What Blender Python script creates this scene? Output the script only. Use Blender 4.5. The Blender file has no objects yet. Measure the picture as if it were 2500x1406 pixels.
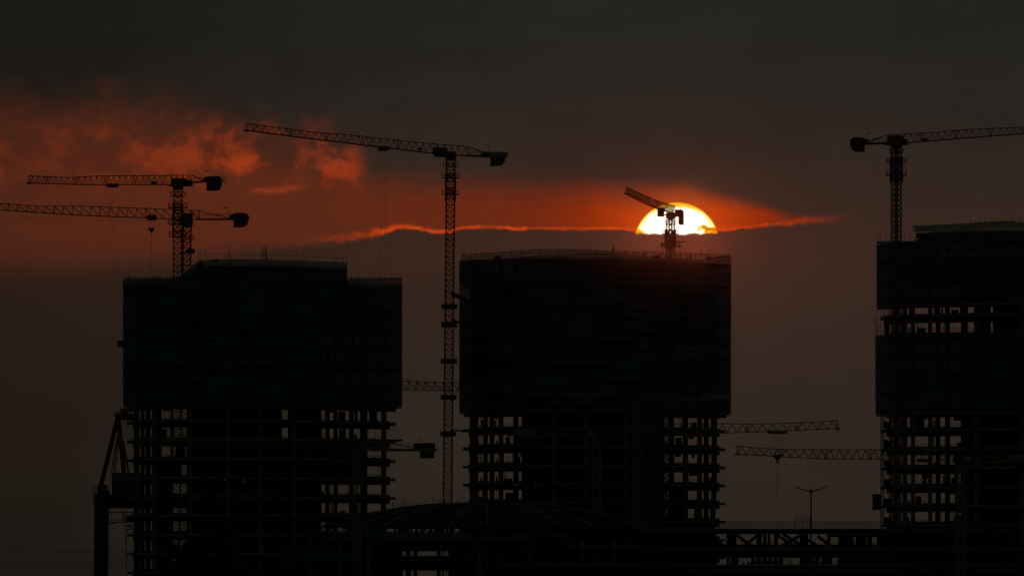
import bpy, math, random
from mathutils import Vector, Matrix
random.seed(7)
R = math.radians

# ------------------------------------------------------------------ camera
F = 22918.0          # focal length in units of photograph pixels (2500 wide)
HY = 1400.0          # photograph row of the horizon
EYE = 6.0            # eye height, metres
sc = bpy.context.scene
col = sc.collection
cam_d = bpy.data.cameras.new('camera')
cam_d.sensor_width = 36.0
cam_d.lens = 36.0 * F / 2500.0
cam_d.shift_y = (HY - 703.0) / 2500.0
cam_d.clip_start = 1.0
cam_d.clip_end = 40000.0
cam = bpy.data.objects.new('camera', cam_d)
cam.location = (0, 0, EYE)
cam.rotation_euler = (R(90), 0, 0)
col.objects.link(cam)
sc.camera = cam

# ------------------------------------------------------------------ world (sunset sky with cloud bank)
SUN_AZ = (1652 - 1250) / F          # radians to the right of the view axis
SUN_EL = (HY - 600) / F             # radians above the horizon


def lin(r, g, b):
    f = lambda c: (c / 255 / 12.92) if c / 255 <= 0.04045 else ((c / 255 + 0.055) / 1.055) ** 2.4
    return (f(r), f(g), f(b), 1.0)


class Nodes:
    def __init__(s, tree):
        s.t = tree
        s.n = tree.nodes
        s.l = tree.links

    def put(s, sock, v):
        if v is None:
            return
        if hasattr(v, 'node'):
            s.l.new(v, sock)
        else:
            sock.default_value = v

    def m(s, op, a, b=None, c=None, clamp=False):
        n = s.n.new('ShaderNodeMath')
        n.operation = op
        n.use_clamp = clamp
        for i, v in enumerate((a, b, c)):
            s.put(n.inputs[i], v)
        return n.outputs[0]

    def ss(s, x, a, b):                       # smoothstep 0..1 from a to b (a may exceed b)
        n = s.n.new('ShaderNodeMapRange')
        n.interpolation_type = 'SMOOTHSTEP'
        s.put(n.inputs['Value'], x)
        if not hasattr(a, 'node') and not hasattr(b, 'node') and a > b:
            n.inputs['From Min'].default_value = b
            n.inputs['From Max'].default_value = a
            n.inputs['To Min'].default_value = 1.0
            n.inputs['To Max'].default_value = 0.0
        else:
            s.put(n.inputs['From Min'], a)
            s.put(n.inputs['From Max'], b)
        return n.outputs['Result']

    def curve(s, x, pts, lo, hi):             # piecewise curve y(x) through pts, x in [lo, hi]
        ys = [p[1] for p in pts]
        y0, y1 = min(ys), max(ys)
        y1 = y1 if y1 > y0 else y0 + 1
        u = s.m('DIVIDE', s.m('SUBTRACT', x, lo), hi - lo, clamp=True)
        n = s.n.new('ShaderNodeFloatCurve')
        cm = n.mapping
        c = cm.curves[0]
        P = [((p[0] - lo) / (hi - lo), (p[1] - y0) / (y1 - y0)) for p in pts]
        c.points[0].location = P[0]
        c.points[1].location = P[-1]
        for p in P[1:-1]:
            c.points.new(*p)
        cm.update()
        s.put(n.inputs['Value'], u)
        return s.m('MULTIPLY_ADD', n.outputs[0], y1 - y0, y0)

    def ramp(s, x, pts, lo, hi):
        u = s.m('DIVIDE', s.m('SUBTRACT', x, lo), hi - lo, clamp=True)
        n = s.n.new('ShaderNodeValToRGB')
        e = n.color_ramp.elements
        P = [((p[0] - lo) / (hi - lo), p[1]) for p in pts]
        e[0].position, e[0].color = P[0]
        e[1].position, e[1].color = P[-1]
        for q in P[1:-1]:
            k = e.new(q[0])
            k.color = q[1]
        s.put(n.inputs[0], u)
        return n.outputs[0]

    def mix(s, f, a, b, mode='MIX'):
        n = s.n.new('ShaderNodeMix')
        n.data_type = 'RGBA'
        n.blend_type = mode
        n.clamp_factor = True
        s.put(n.inputs[0], f)
        s.put(n.inputs[6], a)
        s.put(n.inputs[7], b)
        return n.outputs[2]

    def noise(s, vec, scale, detail=4, rough=0.55, dist=0.0):
        n = s.n.new('ShaderNodeTexNoise')
        s.put(n.inputs['Vector'], vec)
        n.inputs['Scale'].default_value = scale
        n.inputs['Detail'].default_value = detail
        n.inputs['Roughness'].default_value = rough
        n.inputs['Distortion'].default_value = dist
        return n.outputs['Fac']

    def xyz(s, x, y, z=0.0):
        n = s.n.new('ShaderNodeCombineXYZ')
        for i, v in enumerate((x, y, z)):
            s.put(n.inputs[i], v)
        return n.outputs[0]


world = bpy.data.worlds.new('World')
sc.world = world
world.use_nodes = True
W = Nodes(world.node_tree)
W.n.clear()
out = W.n.new('ShaderNodeOutputWorld')
bg = W.n.new('ShaderNodeBackground')
W.l.new(bg.outputs[0], out.inputs[0])
tc = W.n.new('ShaderNodeTexCoord')
sep = W.n.new('ShaderNodeSeparateXYZ')
W.l.new(tc.outputs['Generated'], sep.inputs[0])
dx, dy, dz = sep.outputs
az = W.m('ARCTAN2', dx, dy)
el = W.m('ARCSINE', dz)
# azimuth and elevation counted in small steps (1/22918 rad); px grows to the right, py grows downwards
px = W.m('MULTIPLY_ADD', az, F, 1250.0)
py = W.m('MULTIPLY_ADD', el, -F, HY)
pv = W.xyz(W.m('MULTIPLY', px, 0.001), W.m('MULTIPLY', py, 0.001))
pv_wide = W.xyz(W.m('MULTIPLY', px, 0.00045), W.m('MULTIPLY', py, 0.001))
n_big = W.noise(pv_wide, 2.2, 4, 0.5)
n_mid = W.noise(pv, 5.0, 6, 0.55, 0.35)
n_fine = W.noise(pv, 22.0, 6, 0.6, 0.3)
n_edge = W.noise(W.xyz(W.m('MULTIPLY', px, 0.001), W.m('MULTIPLY', py, 0.0015)), 34.0, 5, 0.6)

n_soft = W.noise(pv_wide, 9.0, 6, 0.6, 0.4)
# grey overcast, a little lighter to the right
base = W.ramp(py, [(-2500, lin(30, 33, 35)), (0, lin(33, 34, 31)), (250, lin(38, 36, 32)), (480, lin(45, 37, 31)),
                   (640, lin(54, 38, 31)), (780, lin(50, 38, 32)), (950, lin(46, 38, 32)), (1150, lin(43, 38, 32)),
                   (1390, lin(35, 33, 28)), (1700, lin(26, 25, 23))], -2500, 1700)
xgain = W.curve(px, [(-1500, 0.52), (0, 0.56), (350, 0.70), (800, 0.90), (1250, 1.0), (2500, 1.02), (4000, 1.0)], -1500, 4000)
base = W.mix(1.0, base, W.xyz(xgain, xgain, xgain), 'MULTIPLY')
nb = W.m('ADD', W.m('MULTIPLY_ADD', n_big, 0.5, 0.61), W.m('MULTIPLY', n_soft, 0.28))
base = W.mix(1.0, base, W.xyz(nb, nb, nb), 'MULTIPLY')
# the sky away from the sun turns to a cool dusk grey
away = W.ss(W.m('ABSOLUTE', az), 0.25, 1.6)
base = W.mix(away, base, lin(37, 41, 42))

# high red clouds at the left: a soft red veil, with lit lumps towards its right end
warp = W.noise(pv, 4.0, 3, 0.5)
warp2 = W.noise(W.xyz(W.m('MULTIPLY_ADD', px, 0.001, 7.3), W.m('MULTIPLY', py, 0.001)), 4.0, 3, 0.5)
pw = W.xyz(W.m('MULTIPLY_ADD', warp, 0.22, W.m('MULTIPLY', px, 0.001)), W.m('MULTIPLY_ADD', warp2, 0.22, W.m('MULTIPLY', py, 0.00115)))
n_lump = W.noise(pw, 9.5, 8, 0.57)
n_veil = W.noise(W.xyz(W.m('MULTIPLY', px, 0.001), W.m('MULTIPLY_ADD', px, -0.0004, W.m('MULTIPLY', py, 0.0014))), 4.2, 6, 0.58, 0.5)
lump = W.m('ADD', W.m('MULTIPLY', n_lump, 0.8), W.m('MULTIPLY', n_fine, 0.2))
topL = W.curve(px, [(-1500, 330), (-400, 275), (0, 255), (250, 240), (480, 255), (620, 300), (760, 330), (880, 366), (960, 470), (1200, 520), (1600, 520)], -1500, 1600)
shift = W.m('MULTIPLY', W.m('SUBTRACT', n_veil, 0.5), 150.0)
dtop = W.m('SUBTRACT', W.m('ADD', W.m('ADD', py, shift), W.m('MULTIPLY', W.m('SUBTRACT', lump, 0.5), 150.0)), topL)
mL = W.m('MULTIPLY', W.ss(dtop, -70, 130), W.ss(W.m('ADD', px, W.m('MULTIPLY', W.m('SUBTRACT', lump, 0.5), 210.0)), 928, 872))
low = W.curve(px, [(-1500, 700), (0, 690), (450, 670), (700, 620), (900, 580), (1600, 580)], -1500, 1600)
mL = W.m('MULTIPLY', mL, W.ss(W.m('SUBTRACT', py, low), 0.0, -120.0))
contrast = W.curve(px, [(-1500, 0.2), (0, 0.28), (300, 0.42), (500, 0.65), (590, 1.0), (1600, 1.0)], -1500, 1600)
lumpc = W.m('MULTIPLY', W.ss(W.m('ADD', W.m('MULTIPLY', lump, 0.72), W.m('MULTIPLY', n_veil, 0.28)), 0.45, 0.60), contrast)
lumpc = W.m('MULTIPLY', lumpc, W.ss(py, 200, 400))
lumpc = W.m('MULTIPLY', lumpc, W.ss(py, 505, 425))
colL = W.mix(lumpc, lin(83, 37, 23), lin(160, 56, 22))
fadeL = W.curve(px, [(-1500, 0.4), (-200, 0.65), (0, 0.82), (250, 0.95), (500, 1.0), (1600, 1.0)], -1500, 1600)
sky = W.mix(W.m('MULTIPLY', mL, W.m('MULTIPLY', fadeL, 0.95)), base, colL)

# clear red band above the low bank
bank_pts = [(-1500, 640), (0, 640), (400, 622), (560, 606), (700, 597), (780, 592), (860, 584), (900, 577), (945, 568),
            (985, 557), (1030, 565), (1080, 570), (1120, 563), (1180, 558), (1250, 562), (1350, 563), (1500, 562),
            (1550, 566), (1652, 568), (1755, 566), (1800, 562), (1850, 556), (1900, 551), (1960, 545), (2020, 540),
            (2100, 533), (2300, 520), (4000, 480)]
ybank = W.curve(px, bank_pts, -1500, 4000)
rag = W.m('MULTIPLY', W.m('SUBTRACT', n_edge, 0.5), W.curve(px, [(-1500, 30), (800, 34), (960, 24), (1100, 16), (1550, 13), (1760, 14), (1900, 26), (4000, 40)], -1500, 4000))
bank_y = W.m('ADD', ybank, rag)
below = W.m('SUBTRACT', py, bank_y)                      # > 0 under the edge
soft = W.curve(px, [(-1500, 90), (0, 75), (500, 40), (760, 14), (880, 4), (1000, 2.5), (1900, 3), (2050, 10), (2300, 30), (4000, 60)], -1500, 4000)
m_above = W.ss(W.m('DIVIDE', below, soft), 1.0, -1.0)
topB = W.curve(px, [(-1500, 520), (0, 470), (500, 455), (900, 448), (1100, 462), (1300, 478), (1450, 484), (1600, 489), (1750, 496), (1850, 506),
                    (1950, 524), (2050, 536), (2150, 540), (2400, 545), (4000, 560)], -1500, 4000)
w_top = W.curve(px, [(-1500, 60), (1600, 58), (1750, 34), (1900, 20), (2200, 14), (4000, 14)], -1500, 4000)
m_top = W.ss(W.m('SUBTRACT', W.m('ADD', py, W.m('MULTIPLY', W.m('SUBTRACT', n_mid, 0.5), 60.0)), topB), W.m('MULTIPLY', w_top, -1.0), W.m('MULTIPLY', w_top, 0.8))
m_x = W.m('MULTIPLY', W.ss(px, 2150, 1900), W.curve(px, [(-1500, 0.15), (-300, 0.5), (0, 0.72), (500, 0.9), (900, 1.0), (1600, 1.0)], -1500, 1600))
n_streak = W.noise(W.xyz(W.m('MULTIPLY', px, 0.0011), W.m('MULTIPLY_ADD', px, 0.0009, W.m('MULTIPLY', py, 0.006))), 5.0, 6, 0.6, 0.4)
streak = W.m('SUBTRACT', 1.0, W.m('MULTIPLY', W.ss(n_streak, 0.46, 0.70), W.m('MULTIPLY_ADD', W.ss(px, 1740, 1850), 0.5, 0.16)))
band = W.m('MULTIPLY', W.m('MULTIPLY', W.m('MULTIPLY', m_above, m_top), m_x), streak)
dist = W.m('ABSOLUTE', W.m('SUBTRACT', px, 1652.0))
bandc = W.ramp(dist, [(0, lin(212, 78, 0)), (110, lin(180, 56, 2)), (220, lin(138, 42, 8)), (340, lin(112, 38, 16)),
                      (560, lin(100, 39, 20)), (900, lin(89, 39, 22)), (1700, lin(80, 38, 24))], 0, 1700)
sky = W.mix(W.m('MULTIPLY', band, 0.95), sky, bandc)

# red air around the sun, over the bank and the cloud above
ddx = W.m('DIVIDE', W.m('SUBTRACT', px, 1640.0), 240.0)
ddy = W.m('DIVIDE', W.m('SUBTRACT', py, 545.0), 85.0)
r2 = W.m('ADD', W.m('MULTIPLY', ddx, ddx), W.m('MULTIPLY', ddy, ddy))
glow = W.m('POWER', 2.718, W.m('MULTIPLY', r2, -1.0))
sky = W.mix(W.m('MULTIPLY', glow, 1.0), sky, lin(34, 2, 0), 'ADD')
ddx = W.m('DIVIDE', W.m('SUBTRACT', px, 1500.0), 760.0)
ddy = W.m('DIVIDE', W.m('SUBTRACT', py, 500.0), 190.0)
r2 = W.m('ADD', W.m('MULTIPLY', ddx, ddx), W.m('MULTIPLY', ddy, ddy))
glow2 = W.m('POWER', 2.718, W.m('MULTIPLY', r2, -1.0))
sky = W.mix(W.m('MULTIPLY', glow2, 1.0), sky, lin(28, 3, 0), 'ADD')

# lit edge of the bank
rim_amt = W.curve(px, [(-1500, 0), (560, 0), (700, 0.04), (800, 0.16), (880, 0.5), (960, 1.0), (1500, 1.0), (1560, 0.6), (1750, 0.7), (1900, 0.5), (2000, 0.16), (2120, 0.0), (4000, 0)], -1500, 4000)
rim_w = W.curve(px, [(-1500, 8), (860, 9), (930, 8), (1000, 4.5), (1500, 3.2), (1800, 3.5), (1900, 5), (2050, 9), (4000, 12)], -1500, 4000)
rim = W.m('POWER', 2.718, W.m('MULTIPLY', W.m('POWER', W.m('DIVIDE', W.m('ADD', below, 4.0), rim_w), 2.0), -1.0))
rim = W.m('MULTIPLY', W.m('MULTIPLY', rim, rim_amt), W.m('MULTIPLY_ADD', W.ss(n_fine, 0.36, 0.62), 0.8, 0.3))
sky = W.mix(W.m('MULTIPLY', rim, 0.85), sky, lin(212, 70, 18))
# a small lit streak in the left clouds
st = W.m('DIVIDE', W.m('SUBTRACT', W.m('ADD', py, W.m('MULTIPLY', W.m('SUBTRACT', n_fine, 0.5), 26.0)), W.m('MULTIPLY_ADD', px, -0.07, 511.0)), 7.0)
st = W.m('POWER', 2.718, W.m('MULTIPLY', W.m('MULTIPLY', st, st), -1.0))
st = W.m('MULTIPLY', st, W.m('MULTIPLY', W.ss(px, 590, 650), W.ss(px, 770, 690)))
sky = W.mix(W.m('MULTIPLY', st, 0.42), sky, lin(172, 66, 28))

# the sun itself, its lower part behind the bank
sx = W.m('SUBTRACT', px, 1652.0)
sy = W.m('SUBTRACT', py, 600.0)
rr = W.m('SQRT', W.m('ADD', W.m('MULTIPLY', sx, sx), W.m('MULTIPLY', sy, sy)))
disc = W.m('MULTIPLY', W.ss(rr, 106.0, 103.5), W.ss(W.m('SUBTRACT', below, 3.0), 4.0, -3.0))
limb = W.m('ADD', W.m('DIVIDE', rr, 105.0), W.m('MULTIPLY', W.ss(py, 522.0, 494.0), 0.10))
# a wisp of cloud crosses the lower right of the disc
wx = W.m('DIVIDE', W.m('SUBTRACT', px, 1722.0), 34.0)
wy = W.m('DIVIDE', W.m('SUBTRACT', W.m('ADD', py, W.m('MULTIPLY', W.m('SUBTRACT', n_edge, 0.5), 42.0)), 562.0), 6.0)
wisp = W.m('POWER', 2.718, W.m('MULTIPLY', W.m('ADD', W.m('MULTIPLY', wx, wx), W.m('MULTIPLY', wy, wy)), -1.0))
limb = W.m('ADD', limb, W.m('MULTIPLY', wisp, 0.42))
limb = W.m('ADD', limb, W.m('MULTIPLY', W.ss(below, -11.0, 4.0), 0.16))
sunc = W.ramp(limb, [(0, (1.9, 1.75, 1.5, 1)), (0.90, (1.6, 1.4, 1.0, 1)), (0.955, (1.4, 1.0, 0.3, 1)), (1.0, (1.2, 0.62, 0.02, 1)), (1.12, (0.95, 0.27, 0.0, 1)), (1.25, (0.7, 0.10, 0.0, 1))], 0, 1.25)
sky = W.mix(disc, sky, sunc)

# thin clear-sky share of a physical sky behind the clouds
nish = W.n.new('ShaderNodeTexSky')
nish.sky_type = 'NISHITA'
nish.sun_disc = False
nish.sun_elevation = SUN_EL
nish.sun_rotation = SUN_AZ
sky = W.mix(0.00006, sky, nish.outputs[0], 'ADD')
W.put(bg.inputs['Color'], sky)
bg.inputs['Strength'].default_value = 1.0

# ------------------------------------------------------------------ sun lamp
sun_d = bpy.data.lights.new('sun', 'SUN')
sun_d.energy = 0.0006
sun_d.angle = R(0.53)
sun_d.color = (1.0, 0.10, 0.01)
sun = bpy.data.objects.new('sun', sun_d)
sun_dir = Vector((math.sin(SUN_AZ) * math.cos(SUN_EL), math.cos(SUN_AZ) * math.cos(SUN_EL), math.sin(SUN_EL)))
sun.rotation_euler = sun_dir.to_track_quat('Z', 'Y').to_euler()
sun.location = (300, 2000, 400)
col.objects.link(sun)

vs = sc.view_settings
vs.view_transform = 'Standard'
vs.look = 'None'
vs.exposure = 0.0
vs.gamma = 1.0
sc.cycles.max_bounces = 4
sc.cycles.diffuse_bounces = 2
sc.cycles.transparent_max_bounces = 24
sc.cycles.volume_bounces = 0

# ------------------------------------------------------------------ materials


def material(name, color, rough=0.8, vary=0.35, scale=0.25, metal=0.0, bump=0.0, tint=None, rand=0.0):
    m = bpy.data.materials.new(name)
    m.use_nodes = True
    N = Nodes(m.node_tree)
    b = N.n['Principled BSDF']
    t = N.n.new('ShaderNodeTexCoord')
    f = N.noise(t.outputs['Object'], scale, 6, 0.6)
    f = N.ss(f, 0.3, 0.7)
    c2 = tuple(c * (1 - vary) for c in color) if tint is None else tint
    c = N.mix(f, (*color, 1), (*c2, 1))
    if rand:
        oi = N.n.new('ShaderNodeObjectInfo')
        g = N.m('MULTIPLY_ADD', oi.outputs['Random'], rand, 1 - rand * 0.5)
        c = N.mix(1.0, c, N.xyz(g, g, g), 'MULTIPLY')
    N.put(b.inputs['Base Color'], c)
    b.inputs['Roughness'].default_value = rough
    b.inputs['Metallic'].default_value = metal
    b.inputs['Specular IOR Level'].default_value = 0.25
    if bump:
        bn = N.n.new('ShaderNodeBump')
        bn.inputs['Strength'].default_value = bump
        bn.inputs['Distance'].default_value = 0.05
        N.put(bn.inputs['Height'], N.noise(t.outputs['Object'], scale * 12, 5, 0.6))
        N.l.new(bn.outputs[0], b.inputs['Normal'])
    return m


def net_material(name, color, clear, rand=0.3):
    m = bpy.data.materials.new(name)
    m.use_nodes = True
    N = Nodes(m.node_tree)
    N.n.clear()
    o = N.n.new('ShaderNodeOutputMaterial')
    t = N.n.new('ShaderNodeTexCoord')
    oi = N.n.new('ShaderNodeObjectInfo')
    f = N.ss(N.noise(t.outputs['Object'], 0.12, 5, 0.6), 0.3, 0.7)
    c = N.mix(f, (*color, 1), (*(x * 0.6 for x in color), 1))
    g = N.m('MULTIPLY_ADD', oi.outputs['Random'], rand, 1 - rand * 0.5)
    c = N.mix(1.0, c, N.xyz(g, g, g), 'MULTIPLY')
    d = N.n.new('ShaderNodeBsdfDiffuse')
    tr = N.n.new('ShaderNodeBsdfTranslucent')
    tp = N.n.new('ShaderNodeBsdfTransparent')
    N.put(d.inputs[0], c)
    N.put(tr.inputs[0], c)
    m1 = N.n.new('ShaderNodeMixShader')
    m1.inputs[0].default_value = 0.45
    N.l.new(d.outputs[0], m1.inputs[1])
    N.l.new(tr.outputs[0], m1.inputs[2])
    m2 = N.n.new('ShaderNodeMixShader')
    w = N.noise(t.outputs['Object'], 0.5, 4, 0.6)
    fac = N.m('MULTIPLY_ADD', N.m('SUBTRACT', w, 0.5), 0.25, 1 - clear, clamp=True)
    N.put(m2.inputs[0], fac)
    N.l.new(tp.outputs[0], m2.inputs[1])
    N.l.new(m1.outputs[0], m2.inputs[2])
    N.l.new(m2.outputs[0], o.inputs[0])
    return m


M = {
    'concrete': material('concrete', (0.18, 0.18, 0.18), 0.9, 0.35, 0.2, bump=0.3),
    'dark_concrete': material('formwork_wall', (0.10, 0.10, 0.11), 0.95, 0.5, 0.15, bump=0.3),
    'steel': material('galvanised_steel', (0.38, 0.38, 0.37), 0.6, 0.4, 0.6, metal=0.3),
    'pole': material('scaffold_tube', (0.12, 0.09, 0.07), 0.8, 0.5, 0.5),
    'red_crane': material('red_crane_paint', (0.16, 0.035, 0.02), 0.6, 0.35, 0.3),
    'dark_crane': material('brown_crane_paint', (0.09, 0.05, 0.03), 0.6, 0.4, 0.3),
    'yellow_crane': material('yellow_crane_paint', (0.22, 0.20, 0.04), 0.6, 0.35, 0.3),
    'cab': material('cab_panel', (0.04, 0.042, 0.044), 0.5, 0.3, 0.3),
    'ballast': material('ballast_concrete', (0.045, 0.045, 0.045), 0.9, 0.4, 0.3),
    'sign': material('sign_panel', (0.26, 0.28, 0.30), 0.7, 0.25, 0.3),
    'sign_blue': material('sign_lettering', (0.05, 0.14, 0.36), 0.7, 0.2, 0.3),
    'rope': material('wire_rope', (0.05, 0.04, 0.04), 0.7, 0.3, 0.5),
    'net': net_material('green_safety_net', (0.045, 0.19, 0.20), 0.15, 0.9),
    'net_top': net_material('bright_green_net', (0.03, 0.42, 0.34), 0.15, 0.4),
    'net_thin': net_material('thin_green_net', (0.045, 0.16, 0.13), 0.50, 0.4),
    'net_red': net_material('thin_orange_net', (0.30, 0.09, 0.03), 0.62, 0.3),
    'net_teal': net_material('teal_edge_net', (0.02, 0.24, 0.24), 0.06, 0.3),
    'tarp': material('blue_tarp', (0.05, 0.20, 0.42), 0.7, 0.3, 0.3),
    'board': material('scaffold_board', (0.50, 0.45, 0.36), 0.9, 0.4, 0.5, rand=0.3),
    'port': material('port_crane_paint', (0.035, 0.037, 0.042), 0.7, 0.35, 0.1),
    'port_red': material('port_crane_stay', (0.20, 0.09, 0.06), 0.7, 0.35, 0.1),
    'port_white': material('machinery_house_paint', (0.09, 0.09, 0.095), 0.7, 0.3, 0.1),
    'roof': material('dome_membrane', (0.03, 0.033, 0.038), 0.8, 0.4, 0.1),
    'rib': material('dome_rib_steel', (0.24, 0.235, 0.23), 0.6, 0.4, 0.2),
    'lamp_dark': material('lamp_pole_paint', (0.07, 0.07, 0.07), 0.6, 0.3, 0.8),
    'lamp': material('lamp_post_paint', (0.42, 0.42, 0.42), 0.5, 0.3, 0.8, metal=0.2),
    'lamp_glass': material('lamp_lens', (0.6, 0.6, 0.58), 0.3, 0.1, 0.8),
    'bark': material('bark', (0.06, 0.045, 0.03), 0.95, 0.4, 2.0, bump=0.5),
    'leaf': material('leaf', (0.045, 0.07, 0.025), 0.8, 0.5, 0.6),
    'ground': material('bare_earth', (0.10, 0.085, 0.065), 0.95, 0.4, 0.01, bump=0.4),
    'cloth': material('work_clothes', (0.05, 0.05, 0.07), 0.9, 0.3, 2.0),
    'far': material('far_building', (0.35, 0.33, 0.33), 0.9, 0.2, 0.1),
}

# ------------------------------------------------------------------ helpers


def X(p, Y):
    return (p - 1250.0) * Y / F


def Z(p, Y):
    return EYE + (HY - p) * Y / F


def V3(p, q, Y):
    return Vector((X(p, Y), Y, Z(q, Y)))


class MB:
    def __init__(s):
        s.v = []
        s.f = []

    def add(s, vs_, fs):
        o = len(s.v)
        s.v += [tuple(v) for v in vs_]
        s.f += [tuple(i + o for i in f) for f in fs]
        return s

    BOX = [(0, 3, 2, 1), (4, 5, 6, 7), (0, 1, 5, 4), (1, 2, 6, 5), (2, 3, 7, 6), (3, 0, 4, 7)]

    def hexa(s, p):
        return s.add(p, MB.BOX)

    def box(s, x0, x1, y0, y1, z0, z1):
        return s.hexa([(x0, y0, z0), (x1, y0, z0), (x1, y1, z0), (x0, y1, z0), (x0, y0, z1), (x1, y0, z1), (x1, y1, z1), (x0, y1, z1)])

    def bar(s, a, b, w, h=None, n=4):
        a, b = Vector(a), Vector(b)
        h = h or w
        d = (b - a)
        if d.length < 1e-6:
            return s
        d.normalize()
        up = Vector((0, 0, 1)) if abs(d.z) < 0.95 else Vector((0, 1, 0))
        u = d.cross(up).normalized()
        k = u.cross(d).normalized()
        if n == 4:
            cs = [(-.5 * w, -.5 * h), (.5 * w, -.5 * h), (.5 * w, .5 * h), (-.5 * w, .5 * h)]
        else:
            cs = [(.5 * w * math.cos(2 * math.pi * i / n), .5 * h * math.sin(2 * math.pi * i / n)) for i in range(n)]
        A = [a + u * c[0] + k * c[1] for c in cs]
        B = [b + u * c[0] + k * c[1] for c in cs]
        m = len(cs)
        fs = [tuple(range(m))[::-1], tuple(range(m, 2 * m))] + [(i, (i + 1) % m, m + (i + 1) % m, m + i) for i in range(m)]
        return s.add(A + B, fs)

    def tube(s, pts, radii, n=8):
        rings = []
        o = len(s.v)
        for i, p in enumerate(pts):
            p = Vector(p)
            d = (Vector(pts[min(i + 1, len(pts) - 1)]) - Vector(pts[max(i - 1, 0)])).normalized()
            up = Vector((0, 0, 1)) if abs(d.z) < 0.95 else Vector((0, 1, 0))
            u = d.cross(up).normalized()
            k = u.cross(d).normalized()
            for j in range(n):
                a = 2 * math.pi * j / n
                s.v.append(tuple(p + (u * math.cos(a) + k * math.sin(a)) * radii[i]))
        for i in range(len(pts) - 1):
            for j in range(n):
                s.f.append((o + i * n + j, o + i * n + (j + 1) % n, o + (i + 1) * n + (j + 1) % n, o + (i + 1) * n + j))
        s.f.append(tuple(o + j for j in range(n))[::-1])
        s.f.append(tuple(o + (len(pts) - 1) * n + j for j in range(n)))
        return s

    def mesh(s, name, mat, off=(0, 0, 0)):
        me = bpy.data.meshes.new(name)
        ox, oy, oz = off
        me.from_pydata([(v[0] - ox, v[1] - oy, v[2] - oz) for v in s.v], [], s.f)
        me.materials.append(M[mat] if isinstance(mat, str) else mat)
        me.update()
        return me

    def build(s, name, mat, parent=None, off=None, kind=None):
        if not s.v:
            return None
        if off is None:
            off = tuple(base_of(parent)) if parent else (0, 0, 0)
        o = bpy.data.objects.new(name, s.mesh(name, mat, off))
        col.objects.link(o)
        o.parent = parent
        if kind:
            o['kind'] = kind
        return o


def base_of(o):
    b = Vector((0, 0, 0))
    while o is not None:
        b = b + o.location
        o = o.parent
    return b


def thing(name, label, cat, loc, group=None):
    o = bpy.data.objects.new(name, None)
    o.location = loc
    o.empty_display_size = 1.0
    col.objects.link(o)
    tag(o, label, cat, group)
    return o


def tag(o, label, cat, group=None):
    o['label'] = label
    o['category'] = cat
    if group:
        o['group'] = group
    return o


def inst(name, me, parent, loc, rot=(0, 0, 0)):        # another object on shared mesh data, loc in the parent's frame
    o = bpy.data.objects.new(name, me)
    col.objects.link(o)
    o.parent = parent
    o.location = loc
    o.rotation_euler = rot
    return o


def interp(pts, x):
    if x <= pts[0][0]:
        return pts[0][1]
    for a, b in zip(pts, pts[1:]):
        if x <= b[0]:
            return a[1] + (b[1] - a[1]) * (x - a[0]) / (b[0] - a[0])
    return pts[-1][1]


def smooth(pts, x):                                     # interpolation with eased slopes (Catmull-Rom)
    n = len(pts)
    if x <= pts[0][0]:
        return pts[0][1]
    if x >= pts[-1][0]:
        return pts[-1][1]
    for i in range(n - 1):
        if x <= pts[i + 1][0]:
            x0, y0 = pts[i]
            x1, y1 = pts[i + 1]
            ma = (y1 - pts[i - 1][1]) / (x1 - pts[i - 1][0]) if i > 0 else (y1 - y0) / (x1 - x0)
            mb = (pts[i + 2][1] - y0) / (pts[i + 2][0] - x0) if i + 2 < n else (y1 - y0) / (x1 - x0)
            t = (x - x0) / (x1 - x0)
            h = x1 - x0
            return ((2 * t**3 - 3 * t**2 + 1) * y0 + (t**3 - 2 * t**2 + t) * h * ma + (-2 * t**3 + 3 * t**2) * y1 + (t**3 - t**2) * h * mb)


def frange(a, b, step):
    n = max(1, round((b - a) / step))
    return [a + (b - a) * i / n for i in range(n + 1)]


# ------------------------------------------------------------------ ground
g = MB()
nx = 24
gx = [-5000 + 10000 * i / nx for i in range(nx + 1)]
gy = [-1500 + 10500 * i / nx for i in range(nx + 1)]
for y in gy:
    for x in gx:
        g.v.append((x, y, 0.0))
for j in range(nx):
    for i in range(nx):
        a = j * (nx + 1) + i
        g.f.append((a, a + 1, a + nx + 2, a + nx + 1))
go = g.build('ground', 'ground')
go['kind'] = 'structure'

# ------------------------------------------------------------------ towers under construction


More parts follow.
